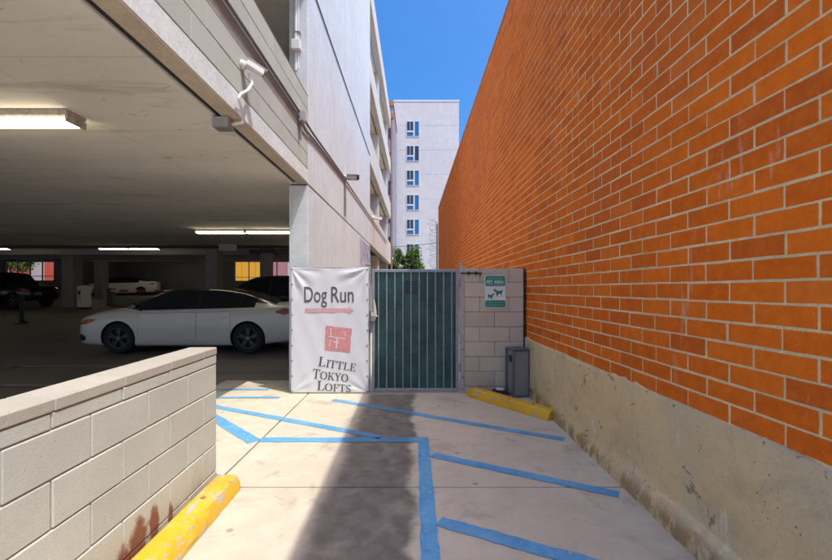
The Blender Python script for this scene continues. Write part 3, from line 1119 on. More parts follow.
sign_text('DESIGNATED', SW / 2, .393, .023, .20, m_signpale)
sign_text('PET AREA', SW / 2, .337, .040, .235, m_signwhite, .0015)
flat('underline', [rect(.04, .255, .316, .322)], m_signpale, SG, -.0072)
sign_text('PLEASE CLEAN UP', SW / 2, .066, .019, .225, m_signpale)
sign_text('AFTER YOUR PETS', SW / 2, .033, .019, .225, m_signpale)
big_dog = [(0, .52), (.06, .60), (.16, .60), (.2, .68), (.24, .62), (.32, .52), (.5, .48), (.72, .48), (.86, .52), (.98, .60), (.94, .48), (.88, .42), (.9, .3), (.86, .2), (.88, .06), (.92, .0), (.82, 0), (.8, .1), (.76, .24), (.7, .3), (.5, .28), (.44, .24), (.42, .04), (.45, 0), (.36, 0), (.34, .1), (.3, .3), (.24, .42), (.16, .46), (.06, .46)]
small_dog = [(1, .55), (.94, .63), (.9, .75), (.84, .66), (.78, .6), (.72, .48), (.3, .46), (.2, .56), (.1, .66), (.13, .5), (.18, .4), (.17, .2), (.14, 0), (.24, 0), (.27, .18), (.34, .24), (.58, .22), (.62, .0), (.72, 0), (.72, .2), (.8, .34), (.84, .44), (.93, .46)]
def dogpoly(name, poly, x, z, w, h):
    bm = bmesh.new()
    vsb = [bm.verts.new((x + p[0] * w, -.0072, z + p[1] * h)) for p in poly]
    bm.faces.new(vsb)
    bmesh.ops.triangulate(bm, faces=bm.faces[:])
    me = bpy.data.meshes.new(name)
    bm.to_mesh(me)
    bm.free()
    me.materials.append(m_signgreen)
    link(name, me, SG)


dogpoly('dog_symbol', big_dog, .118, .155, .135, .165)
dogpoly('dog_symbol', small_dog, .035, .122, .10, .125)

# ------------------------------------------------------------------ wheel stops
def wheel_stop(name, label, loc, rz, L, m, seed):
    rr = random.Random(seed)
    t = thing(name, label, 'wheel stop', loc, rz, 'yellow concrete wheel stops')
    W, H = .10, .11
    n = 36
    vs, fs = [], []
    pr = [(-W, 0), (-W, .035), (-W * .72, H * .86), (-W * .5, H), (W * .5, H), (W * .72, H * .86), (W, .035), (W, 0)]
    for i in range(n + 1):
        y = -L / 2 + L * i / n
        e = min(1, (L / 2 - abs(y)) / .05)
        k = .82 + .18 * e
        for j, (a, b) in enumerate(pr):
            wob = rr.uniform(-.003, .003)
            vs.append((a * k + wob, y, b * (k if b > .04 else 1) + (wob if b > 0 else 0)))
    m_ = len(pr)
    for i in range(n):
        for j in range(m_ - 1):
            fs.append((i * m_ + j, i * m_ + j + 1, (i + 1) * m_ + j + 1, (i + 1) * m_ + j))
    fs += [list(range(m_)), list(range(n * m_, (n + 1) * m_))]
    mb = MB()
    mb.add(vs, fs)
    mb.build('body', m, t, smooth=28)
    for y in (-L * .3, L * .3):
        MB().lathe([(.016, H - .002), (.016, H + .004), (.009, H + .007)], 'z', 10, T=Matrix.Translation((0, y, 0))).build('anchor_bolt', m_rust, t)
    return t


wheel_stop('wheel_stop', 'worn yellow wheel stop lying along the foot of the low block wall', (-1.325, 2.03, 0), .02, 1.83, m_yel_a, 3)
wheel_stop('wheel_stop', 'yellow wheel stop lying askew before the block pier and bin', (1.115, 4.985, 0), .62, 1.28, m_yel_b, 5)

# ------------------------------------------------------------------ bin and bait box in the corner
BI = thing('waste_bin', 'narrow grey waste bin with round hole in the corner by brick wall', 'bin', (1.355, 5.47, 0), R(13))
bw, bd, bh = .115, .10, .62
core = MB().box(-bw + .012, bw - .012, -bd + .012, bd - .012, .015, bh - .012).build('body', m_binpanel, BI)
for sx in (-1, 1):
    for sy in (-1, 1):
        MB().cbox(sx * bw - .014, sx * bw + .014, sy * bd - .014, sy * bd + .014, 0, bh, .004).build('corner_post', m_binframe, BI)
MB().cbox(-bw - .016, bw + .016, -bd - .016, bd + .016, bh, bh + .018, .006).build('lid', m_binframe, BI)
for sy in (-1, 1):
    MB().box(-bw + .014, bw - .014, sy * bd - .008, sy * bd + .008, .0, .03).build('bottom_rail', m_binframe, BI)
MB().lathe([(.045, -bw + .012), (.045, -bw + .004), (.036, -bw + .004), (.036, -bw + .011)], 'x', 20, T=Matrix.Translation((0, -.0, .50))).build('hole_rim', m_black, BI)
MB().lathe([(.036, -bw + .0115), (.036, -bw + .009)], 'x', 20, T=Matrix.Translation((0, 0, .50))).build('hole', m_black, BI)

bb = thing('bait_box', 'low black box with white label behind the askew yellow stop', 'box', (1.12, 5.47, 0))
MB().prism([(-.1, 0), (.1, 0), (.1, .05), (.06, .085), (-.06, .085), (-.1, .05)], 'y', -.07, .07).build('case', m_black, bb)
MB().cbox(-.055, .045, -.055, .055, .086, .094, .002).build('label_plate', m_white_p, bb)

# ------------------------------------------------------------------ conduits and cameras on the garage face
def conduit(label, pts, r=.014, m=m_conduit, name='conduit', group=None):
    return tag(MB().tube(pts, r, 8).build(name, m, smooth=60), label, 'conduit', group)


X0 = GX + .026
conduit('upper of two grey conduits running along the block parapet', [(X0, -.9, 3.675), (X0, 5.2, 3.675), (X0, 5.9, 3.66), (X0, 8.7, 3.735)], .016)
conduit('lower of two grey conduits running along the block parapet', [(X0, -.9, 3.62), (X0, 5.1, 3.62), (X0, 5.5, 3.55), (X0, 6., 3.60), (X0, 8.7, 3.70)], .014)
conduit('grey conduit running along the far part of the white wall', [(X0, 8.75, 3.71), (X0, 13.5, 3.76), (X0 + .01, 20.8, 3.80)], .017)
conduit('short grey conduit hanging below the camera on the white wall', [(X0, 8.62, 3.66), (X0, 8.62, 2.95)], .02)
conduit('thin dark cable strung high along the white wall', [(GX + .012, 5.78, 5.778), (GX + .012, 13.4, 5.778)], .008, m_black, 'cable')

jb = thing('junction_box', 'grey junction box on the conduits at the parapet corner', 'junction box', (GX, 5.27, 3.63))
MB().cbox(.003, .07, -.06, .06, -.07, .07, .006).build('case', m_greycam, jb)
MB().cbox(.071, .078, -.054, .054, -.064, .064, .002).build('cover', m_greycam, jb)
MB().tube([(.03, 0, -.07), (.03, .0, -.3)], .014, 8).build('stub', m_conduit, jb, smooth=60)

sb_ = thing('junction_box', 'grey box under the slab edge where the camera cable ends', 'junction box', (-1.66, 3.55, 2.89))
MB().cbox(-.075, .065, -.06, .06, -.085, 0, .005).build('case', m_greycam, sb_)
MB().cbox(-.07, .06, -.055, .055, -.093, -.0855, .002).build('cover', m_galv, sb_)
fl = [(GX + .05, 3.60, 3.30), (GX + .075, 3.60, 3.22), (GX + .07, 3.52, 3.12), (GX + .05, 3.42, 3.04), (GX + .04, 3.40, 2.99), (GX + .04, 3.48, 2.93), (GX + .01, 3.58, 2.87), (-1.60, 3.57, 2.85)]
fp = []
for i in range(len(fl) - 1):
    for k in range(4):
        fp.append(Vector(fl[i]).lerp(Vector(fl[i + 1]), k / 4))
fp.append(Vector(fl[-1]))
tag(MB().tube(fp, [.015 if i % 2 else .0125 for i in range(len(fp))], 8).build('flexible_conduit', m_white_p, smooth=60), 'bent flexible cable sleeve below the white security camera', 'conduit')


def security_camera(label, loc, aim, s=1., m=m_white_p):
    t = thing('security_camera', label, 'security camera', loc, 0, 'cameras on the garage face')
    MB().lathe([(.055 * s, .002), (.055 * s, .02 * s), (.045 * s, .045 * s), (.02 * s, .055 * s)], 'x', 18).build('mount', m, t, smooth=40)
    a = Vector(aim).normalized()
    e = Vector((.10, .02, 0)) * s
    MB().tube([(.04 * s, 0, 0), tuple(e)], .013 * s, 8).build('arm', m, t, smooth=60)
    q = a.to_track_quat('X', 'Z').to_matrix().to_4x4()
    T = Matrix.Translation(e) @ q
    b = MB().cbox(-.06 * s, .15 * s, -.04 * s, .04 * s, -.038 * s, .042 * s, .01 * s, T=T).build('body', m, t, smooth=30)
    MB().cbox(-.065 * s, .175 * s, -.046 * s, .046 * s, .043 * s, .05 * s, .003 * s, T=T).build('sun_shield', m, b)
    MB().lathe([(.034 * s, .151 * s), (.034 * s, .158 * s), (.02 * s, .159 * s)], 'x', 16, T=T).build('lens', m_black, b)
    return t


security_camera('white bullet security camera on the block parapet over the entrance', (GX, 3.56, 3.36), (.62, .55, -.25), .75)
security_camera('small grey security camera halfway along the white wall', (GX, 8.62, 3.76), (.85, -.35, -.12), 1.25, m_greycam)
security_camera('tiny far security camera where the white wall ends', (GX, 14.4, 3.92), (.9, .3, -.2), 1.3, m_white_p)

# service pipe and meter box in the upper opening
up = thing('service_pipe', 'pale service pipe with box on the column in the upper opening', 'pipe', (-1.665, 5.70, 4.45))
MB().tube([(0, 0, 0), (0, 0, 1.1)], .026, 10).build('pipe', m_white_p, up, smooth=60)
MB().tube([(.035, -.005, .02), (.035, -.005, 1.1)], .012, 8).build('thin_pipe', m_white_p, up, smooth=60)
MB().cbox(-.05, .075, -.075, .03, .26, .40, .008).build('box', m_white_p, up)
MB().cbox(-.035, .06, -.03, .045, .52, .535, .003).build('strap', m_galv, up)

# mural panel on the white wall just beyond the gate
t = NT('mural_print')
c = t.mix(t.ramp(t.noise(2.2, 3, .5, dist=1.5), .35, .65), (.22, .36, .56), (.62, .52, .50))
c = t.mix(t.ramp(t.noise(3.6, 3, .5, dist=2.), .56, .66), c, (.60, .32, .22))
c = t.mix(t.ramp(t.noise(5., 2, .5), .60, .66), c, (.08, .14, .34))
m_mural = t.out(c, .5)
tag(MB().cbox(GX + .002, GX + .014, 11.05, 13.42, .9, 2.80, .003).build('mural_panel', m_mural), 'faded blue picture panel on the white wall behind the gate', 'panel')

# rusty downpipe at the far end of the garage
dp = thing('downpipe', 'rusty downpipe at the far corner of the garage', 'pipe', (GX + .03, 24.62, 0))
MB().tube([(0, 0, 0), (0, 0, 11.9)], .065, 10).build('pipe', m_rust, dp, smooth=60)
for z in (2.5, 5.2, 7.8, 10.4):
    MB().lathe([(.08, z), (.08, z + .06)], 'z', 12).build('collar', m_rust, dp)
MB().cbox(-.12, .16, -.1, .1, 11.6, 11.95, .02).build('hopper', m_rust, dp)

# ------------------------------------------------------------------ lamps under the garage ceiling
def lamp_proto():
    t = thing('ceiling_lamp', 'x', 'lamp', (0, 0, 0), 0, 'fluorescent ceiling lamps')
    MB().prism([(-.11, 0), (.11, 0), (.085, -.035), (.06, -.055), (-.06, -.055), (-.085, -.035)], 'x', -.61, .61).build('housing', m_lamp, t)
    tm = MB().tube([(-.59, 0, 0), (.59, 0, 0)], .018, 10).mesh('tube', m_tube, 60)
    for y in (-.05, .05):
        link('tube', tm, t, (0, y, -.078))
    em = MB().cbox(-.012, .012, -.10, .10, -.095, -.035, .003).mesh('end_plate', m_lamp)
    for x in (-.605, .605):
        link('end_plate', em, t, (x, 0, 0))
    return t


lp = None
for (x, y, lab) in ((-3.50, 3.5, 'nearest fluorescent ceiling lamp, grimy, at the left edge'),
                    (-4.74, 3.5, 'fluorescent ceiling lamp butted to the nearest one at the left edge'),
                    (-4.88, 10.3, 'fluorescent ceiling lamp above the white sedan, left of a pair'),
                    (-3.63, 10.3, 'fluorescent ceiling lamp above the white sedan, right of a pair by the column'),
                    (-12.47, 17., 'fluorescent ceiling lamp left of the pair in mid garage'),
                    (-11.22, 17., 'fluorescent ceiling lamp right of the pair in mid garage'),
                    (-17.4, 17., 'fluorescent ceiling lamp cut by the left edge of the picture'),
                    (-20.1, 26.2, 'single far fluorescent ceiling lamp above the ticket machine'),
                    (-23.2, 29., 'farthest small fluorescent ceiling lamp beside the left column'),
                    (-20.3, 32.2, 'fluorescent ceiling lamp, left of the far pair above the distant car'),
                    (-19.05, 32.2, 'fluorescent ceiling lamp, right of the far pair above the distant car'),
                    (-14.2, 27., 'fluorescent ceiling lamp just left of the column with the pale side'),
                    (-12.7, 27., 'fluorescent ceiling lamp just right of the column with the pale side')):
    if lp is None:
        o = lp = lamp_proto()
    else:
        o = copy_tree(lp)
    o.location = (x, y, 2.905 + fz(y - .1) - (.005 if y > 11 else 0))
    o['label'] = lab

hs = thing('hanging_sign', 'blank hanging clearance sign under the garage ceiling', 'sign', (-5.95, 13., 2.74))
MB().cbox(-.28, .28, -.02, .02, -.12, .10, .004).build('board', m_incol, hs)
for x in (-.2, .2):
    MB().tube([(x, 0, .1), (x, 0, .255)], .006, 6).build('rod', m_galv, hs)
tag(MB().tube([(-16, 15.2, 2.98), (-4, 15.2, 2.98)], .05, 10).build('ceiling_pipe', m_black, smooth=60), 'black pipe slung under the dim garage ceiling', 'pipe')

# ------------------------------------------------------------------ cars
def interp(xs, ys, x):
    """smooth monotone interpolation through stations"""
    n = len(xs)
    if x <= xs[0]:
        return ys[0]
    if x >= xs[-1]:
        return ys[-1]
    for i in range(n - 1):
        if x <= xs[i + 1]:
            break
    h = xs[i + 1] - xs[i]
    t_ = (x - xs[i]) / h
    d = [(ys[k + 1] - ys[k]) / (xs[k + 1] - xs[k]) for k in range(n - 1)]
    def m_(k):
        if k == 0:
            return d[0]
        if k == n - 1:
            return d[-1]
        if d[k - 1] * d[k] <= 0:
            return 0
        return 2 * d[k - 1] * d[k] / (d[k - 1] + d[k])
    a, b = m_(i) * h, m_(i + 1) * h
    return (2 * t_ ** 3 - 3 * t_ ** 2 + 1) * ys[i] + (t_ ** 3 - 2 * t_ ** 2 + t_) * a + (-2 * t_ ** 3 + 3 * t_ ** 2) * ys[i + 1] + (t_ ** 3 - t_ ** 2) * b


def car(name, label, cat, loc, rz, st, wheels, wr_, paint, roof, wins, cabin, doors, lights=True, tilt=0., rim=None, tail=None):
    """st: stations (x, zbottom, zshoulder, ztop, halfwidth, roof halfwidth); front is +x"""
    t = thing(name, label, cat, loc, rz)
    if tilt:
        t.rotation_euler = (tilt, 0, rz)
    xs = [s[0] for s in st]
    F = lambda k, x: interp(xs, [s[k] for s in st], x)

    def ring(x):
        zb, zs, zt, w, wr = (F(k, x) for k in (1, 2, 3, 4, 5))
        mid = zb + (zs - zb) * .52
        return [(0, zb), (w * .62, zb), (w * .90, zb + .015), (w * .965, zb + .07), (w * .985, zb + (mid - zb) * .55), (w, mid), (w * .992, mid + (zs - mid) * .5),
                (w * .972, zs - .05), (w * .935, zs - .008), (w * .90, zs + .012 * min(1, (zt - zs) / .05)),
                (wr + (w * .90 - wr) * .5, zs + (zt - zs) * .5), (wr + .035, zt - (zt - zs) * .14), (wr * .92, zt - (zt - zs) * .045), (wr * .55, zt - (zt - zs) * .01), (0, zt)]

    def side_y(x, z):
        r = ring(x)
        for (a, b), (c_, d_) in zip(r[3:12], r[4:13]):
            if b <= z <= d_ and d_ > b:
                return a + (c_ - a) * (z - b) / (d_ - b)
        return r[11][0]

    n = 84
    vs, fs, mi = [], [], []
    k_ = None
    for i in range(n + 1):
        x = xs[0] + (xs[-1] - xs[0]) * i / n
        r = ring(x)
        loop = r + [(-a, b) for a, b in r[-2:0:-1]]
        k_ = len(loop)
        vs += [(x, a, b) for a, b in loop]
    for i in range(n):
        x = xs[0] + (xs[-1] - xs[0]) * (i + .5) / n
        for j in range(k_):
            fs.append((i * k_ + j, i * k_ + (j + 1) % k_, (i + 1) * k_ + (j + 1) % k_, (i + 1) * k_ + j))
            mi.append(1 if (cabin[0] < x < cabin[1] and 10 <= j < k_ - 10) else 0)
    fs += [list(range(k_)), list(range(n * k_, (n + 1) * k_))]
    mi += [0, 0]
    mb = MB()
    mb.v, mb.f, mb.m = vs, fs, mi
    me = mb.mesh('body', [paint, roof, m_rubber], 42)
    body = link('body', me, t)
    cut = MB()
    for wx in wheels:
        for s in (-1, 1):
            cut.lathe([(wr_ + .035, s * .55), (wr_ + .035, s * 1.2)] if s > 0 else [(wr_ + .035, -1.2), (wr_ + .035, -.55)], 'y', 32, T=Matrix.Translation((wx, 0, wr_)))
    cme = cut.mesh('cut', [m_rubber])
    co = link('cut', cme, t)
    bpy.context.view_layer.update()
    md = body.modifiers.new('arch', 'BOOLEAN')
    md.object = co
    md.operation = 'DIFFERENCE'
    md.solver = 'EXACT'
    try:
        md.material_mode = 'TRANSFER'
    except Exception:
        pass
    bpy.context.view_layer.update()
    dg = bpy.context.evaluated_depsgraph_get()
    co.hide_render = True
    nm = bpy.data.meshes.new_from_object(body.evaluated_get(dg))
    body.modifiers.clear()
    body.data = nm
    body.matrix_parent_inverse.identity()
    bpy.data.objects.remove(co)
    # wheels
    W = .215
    tyre = MB().lathe([(wr_ * .66, -W / 2), (wr_ * .9, -W / 2 - .004), (wr_, -W / 2 + .03), (wr_, W / 2 - .03), (wr_ * .9, W / 2 + .004), (wr_ * .66, W / 2), (wr_ * .64, 0), (wr_ * .66, -W / 2)], 'y', 36, caps=False).mesh('tyre', m_rubber, 40)
    rm = MB()
    rm.lathe([(wr_ * .665, -.06), (wr_ * .665, -W / 2 + .004), (wr_ * .61, -W / 2 + .006), (wr_ * .6, -.05)], 'y', 36, caps=False)
    for q in range(5):
        for dq in (-8, 8):
            a = R(q * 72 + 18 + dq)
            Tq = Matrix.Rotation(-a, 4, 'Y')
            rm.box(.05, wr_ * .63, -W / 2 + .012, -W / 2 + .04, -.018, .018, T=Tq)
    rm.lathe([(.06, -W / 2 + .002), (.07, -W / 2 + .02), (.07, -.02)], 'y', 18)
    rme = rm.mesh('rim', rim or m_darkrim, 40)
    brk = MB().lathe([(wr_ * .62, -.02), (wr_ * .62, .0)], 'y', 24).mesh('brake_disc', m_rubber)
    hub = MB().lathe([(.022, -W / 2 - .002), (.026, -W / 2 + .004)], 'y', 12).mesh('hub_cap', m_galv)
    for wx in wheels:
        for s in (-1, 1):
            yy = F(4, wx) * .97 - W / 2 + .0
            wo_ = link('wheel', tyre, t, (wx, s * yy, wr_), (0, 0, 0 if s < 0 else math.pi))
            link('rim', rme, wo_)
            link('brake_disc', brk, wo_)
            link('hub_cap', hub, wo_)
    # side windows
    for s in (-1, 1):
        trim = (wins[0][0] - .015, wins[-1][1] + .015)
        for (xa, xb) in [trim] + wins:
            is_trim = (xa, xb) == trim
            mbw = MB()
            m2 = 16
            rows = 4
            grid = []
            for i in range(m2 + 1):
                x = xa + (xb - xa) * i / m2
                zs, zt = F(2, x), F(3, x)
                lo, hi = (zs + .018, zt - (zt - zs) * .145) if is_trim else (zs + .03, zt - (zt - zs) * .16)
                hi = max(hi, lo + .002)
                for k in range(rows + 1):
                    z = lo + (hi - lo) * k / rows
                    grid.append((x, s * (side_y(x, z) + (.002 if is_trim else .005)), z))
            mbw.add(grid, [(i * (rows + 1) + k, i * (rows + 1) + k + 1, (i + 1) * (rows + 1) + k + 1, (i + 1) * (rows + 1) + k) for i in range(m2) for k in range(rows)])
            mbw.build('window_trim' if is_trim else 'window', m_rubber if is_trim else m_carglass, t, smooth=180)
        # doors: panels a few mm proud, with a handle
        for (xa, xb) in doors:
            mbd = MB()
            m2 = 14
            zlv = [.07, .2, .36, .52, .68, .82, .93]
            grid, inner = [], []
            for i in range(m2 + 1):
                x = xa + (xb - xa) * i / m2
                zb, zs = F(1, x), F(2, x)
                for f_ in zlv:
                    z = zb + (zs - zb) * (f_ + (.0))
                    y = side_y(x, z)
                    grid.append((x, s * (y + .004), z))
                    inner.append((x, s * (y - .01), z))
            kz = len(zlv)
            fsd = [(i * kz + k, i * kz + k + 1, (i + 1) * kz + k + 1, (i + 1) * kz + k) for i in range(m2) for k in range(kz - 1)]
            N = len(grid)
            for i in range(m2):
                fsd += [(i * kz, (i + 1) * kz, N + (i + 1) * kz, N + i * kz), (i * kz + kz - 1, (i + 1) * kz + kz - 1, N + (i + 1) * kz + kz - 1, N + i * kz + kz - 1)]
            for k in range(kz - 1):
                fsd += [(k, k + 1, N + k + 1, N + k), (m2 * kz + k, m2 * kz + k + 1, N + m2 * kz + k + 1, N + m2 * kz + k)]
            mbd.add(grid + inner, fsd)
            d_ = mbd.build('door', paint, t, smooth=35)
            gp = MB()
            gg = []
            for i in range(m2 + 1):
                x = xa - .006 + (xb - xa + .012) * i / m2
                zb, zs = F(1, x), F(2, x)
                for f_ in [.062] + zlv[1:-1] + [.938]:
                    z = zb + (zs - zb) * f_
                    gg.append((x, s * (side_y(x, z) + .0015), z))
            gp.add(gg, [(i * kz + k, i * kz + k + 1, (i + 1) * kz + k + 1, (i + 1) * kz + k) for i in range(m2) for k in range(kz - 1)])
            gp.build('door_gap', m_rubber, d_, smooth=60)
            xh = xa + .16
            zh = F(1, xh) + (F(2, xh) - F(1, xh)) * .80
            yh = side_y(xh, zh)
            mbh = MB().cbox(xh - .09, xh + .09, s * (yh + .012) - .012, s * (yh + .012) + .012, zh - .014, zh + .014, .006)
            mbh.build('handle', paint, d_)
    # windscreen and rear window
    for (xa, xb) in ((cabin[2], cabin[1]), (cabin[0], cabin[3])):
        mbw = MB()
        grid = []
        m2 = 10
        for i in range(m2 + 1):
            x = xa + (xb - xa) * i / m2
            r = ring(x)
            up_ = [(a, b) for a, b in r[11:]]
            full = up_ + [(-a, b) for a, b in up_[-2::-1]]
            for a, b in full:
                grid.append((x, a * .97, b + .006))
        kk = 7
        mbw.add(grid, [(i * kk + k, i * kk + k + 1, (i + 1) * kk + k + 1, (i + 1) * kk + k) for i in range(m2) for k in range(kk - 1)])
        mbw.build('windscreen', m_carglass, t, smooth=180)
    # mirrors, lamps
    xm = cabin[1] - .38
    for s in (-1, 1):
        zs = F(2, xm)
        y = F(4, xm) * .93
        mbm = MB()
        mbm.cbox(xm - .06, xm + .07, s * (y + .14) - .09, s * (y + .14) + .09, zs + .05, zs + .18, .03)
        mbm.tube([(xm, s * (y - .02), zs + .02), (xm, s * (y + .08), zs + .08)], .025, 8)
        mbm.build('mirror', roof, t, smooth=40)
        if lights:
            for (xa, xb, za, zb_, m_, nm_) in ((xs[-1] - .52, xs[-1] - .10, .74, .93, m_headlamp, 'headlight'), (xs[0] + .06, xs[0] + .42, .78, .96, tail or m_tail, 'taillight'), (xs[-1] - .30, xs[-1] - .06, .12, .42, m_rubber, 'bumper_vent')):
                mbl = MB()
                grid = []
                for i in range(9):
                    x = xa + (xb - xa) * i / 8
                    zb0, zs0 = F(1, x), F(2, x)
                    f0 = .5 - abs(i / 8 - .5)
                    for k in range(4):
                        ff = za + (zb_ - za) * k / 3
                        ff = za + (zb_ - za) * (.5 + (k / 3 - .5) * (.35 + 1.3 * f0))
                        z = zb0 + (zs0 - zb0) * ff
                        grid.append((x, s * (side_y(x, z) + .007), z))
                mbl.add(grid, [(i * 4 + k, i * 4 + k + 1, (i + 1) * 4 + k + 1, (i + 1) * 4 + k) for i in range(8) for k in range(3)])
                mbl.build(nm_, m_, t, smooth=60)
    return t


m_carwhite = plain('white_car_paint', (.66, .655, .63), .22, 0, .03, 2., .0, .6)
m_carblack = plain('black_car_paint', (.012, .013, .018), .18, 0, .1, 2., .0, .6)
m_carnavy = plain('dark_car_paint', (.014, .016, .028), .2, 0, .1, 2., .0, .6)
m_carglass = glassy('car_glass', (.010, .012, .018), .05)
m_headlamp = plain('amber_headlamp', (.50, .11, .03), .2)
m_tail = plain('red_tail_lamp', (.30, .02, .02), .2)
m_darkrim = plain('dark_rim', (.07, .07, .075), .35, .4)
m_silver = plain('silver_trim', (.5, .5, .5), .3, .8)

sedan_st = [(-2.43, .44, .86, .92, .60, .36), (-2.40, .36, .96, 1.02, .74, .44), (-2.30, .27, 1.03, 1.095, .85, .54), (-1.95, .22, 1.02, 1.13, .905, .56), (-1.65, .19, 1.0, 1.20, .92, .56),
            (-1.15, .17, .985, 1.355, .925, .57), (-.55, .16, .97, 1.435, .925, .575), (.05, .16, .955, 1.445, .925, .58), (.45, .16, .945, 1.41, .925, .575), (.85, .16, .935, 1.27, .925, .58),
            (1.30, .17, .925, 1.03, .92, .60), (1.75, .17, .885, .965, .912, .60), (2.10, .18, .825, .895, .885, .60), (2.30, .19, .76, .815, .82, .56), (2.41, .21, .69, .735, .71, .5), (2.46, .26, .60, .64, .60, .4)]
car('sedan', 'white sedan with black roof and black wheels parked behind the banner', 'car', (-5.07, 9.86, 0), math.pi, sedan_st, (1.43, -1.40), .345, m_carwhite, m_carblack,
    [(-1.50, -1.20), (-1.15, -.30), (-.23, 1.06)], (-1.98, 1.34, .42, -1.05), [(-1.02, -.29), (-.27, .98)])
suv_st = [(-2.3, .5, .95, 1.2, .70, .5), (-2.25, .4, 1.05, 1.45, .84, .58), (-2.05, .3, 1.1, 1.66, .90, .62), (-1.5, .24, 1.1, 1.72, .93, .64), (-.4, .22, 1.08, 1.74, .93, .64), (.3, .22, 1.07, 1.68, .93, .63),
          (.8, .22, 1.06, 1.45, .93, .63), (1.2, .23, 1.04, 1.17, .92, .62), (1.75, .24, .98, 1.07, .90, .6), (2.1, .26, .9, .98, .84, .56), (2.25, .3, .78, .84, .7, .45), (2.3, .38, .68, .72, .5, .3)]
car('estate_car', 'dark estate car parked behind the white sedan near the column', 'car', (-5.15, 14.6, fz(14.6)), math.pi, suv_st, (1.38, -1.34), .36, m_carnavy, m_carnavy,
    [(-1.98, -1.3), (-1.22, -.3), (-.22, .98)], (-2.22, 1.22, .32, -1.98), [(-1.05, -.27), (-.25, .95)], rim=m_silver)
jeep_st = [(-2.2, .6, 1.05, 1.3, .78, .62), (-2.15, .5, 1.12, 1.74, .86, .68), (-1.9, .4, 1.15, 1.84, .90, .70), (-.3, .36, 1.15, 1.86, .90, .70), (.25, .36, 1.15, 1.82, .90, .69), (.55, .36, 1.15, 1.55, .90, .69),
           (.85, .36, 1.14, 1.22, .89, .68), (1.6, .38, 1.10, 1.17, .86, .64), (1.98, .42, 1.03, 1.10, .80, .58), (2.12, .48, .9, .96, .70, .5), (2.15, .55, .8, .84, .6, .4)]
car('off_roader', 'black boxy off-roader in the dim garage at the left edge', 'car', (-21.3, 21.6, fz(21.6)), R(-8), jeep_st, (1.25, -1.3), .40, m_carblack, m_carblack,
    [(-1.95, -1.2), (-1.1, -.25), (-.17, .62)], (-2.16, .9, .3, -2.05), [(-1.0, -.22), (-.2, .6)], tail=m_tail)
car('hatchback', 'distant white car behind the red and white barrier arm', 'car', (-23.55, 33.2, fz(33.2)), R(180 + 18), sedan_st, (1.43, -1.40), .33, m_carwhite, m_carwhite,
    [(-1.22, -.32), (-.24, 1.02)], (-1.98, 1.34, .42, -1.05), [(-1.02, -.29), (-.27, .98)], tilt=0)

# ------------------------------------------------------------------ entrance equipment
tk = thing('ticket_machine', 'white ticket machine standing by the garage column', 'machine', (-16.95, 21., fz(21) - .01), R(-30))
MB().cbox(-.27, .27, -.22, .22, 0, .08, .01).build('plinth', m_black, tk)
MB().cbox(-.26, .26, -.21, .21, .08, 1.08, .02).build('cabinet', m_white_p, tk)
MB().prism([(-.22, 1.08), (.22, 1.08), (.22, 1.14), (-.1, 1.2), (-.22, 1.14)], 'x', -.27, .27).build('hood', m_white_p, tk)
MB().cbox(-.12, .12, -.222, -.212, .72, .92, .004).build('screen', m_black, tk)
MB().cbox(-.06, .06, -.222, -.212, .55, .6, .002).build('slot', m_black, tk)
ba = thing('barrier', 'red and white striped barrier arm across the garage lane', 'barrier', (-17.35, 23.4, fz(23.4) - .01))
MB().cbox(-.16, .16, -.16, .16, 0, .95, .02).build('cabinet', m_inner, ba)
m_armred = plain('arm_red', (.45, .02, .02), .5)
for k in range(7):
    MB().cbox(.1 + k * .5, .6 + k * .5, -.2, -.165, .76, .86, .004).build('arm_stripe', m_armred if k % 2 else m_white_p, ba)
bo = thing('post_delineator', 'black post with wide foot standing in front of the off-roader', 'post', (-14.4, 15., fz(15)))
MB().lathe([(.2, -.01), (.2, .05), (.12, .08), (.07, .12), (.065, .98), (.04, 1.02)], 'z', 16).build('post', m_black, bo, smooth=40)

# things outside the far openings
def panel_wall(name, label, cat, x0, x1, y, z0, z1, mats, step):
    t = thing(name, label, cat, (x0, y, z0))
    x = 0
    i = 0
    while x < x1 - x0 - .01:
        w = min(step, x1 - x0 - x)
        MB().cbox(x + .02, x + w - .02, 0, .08, .02, z1 - z0, .01).build('panel', mats[i % len(mats)], t)
        x += w
        i += 1
    MB().box(-.05, x1 - x0 + .05, .085, .15, 0, z1 - z0 - .02).build('backing', m_post, t)
    return t


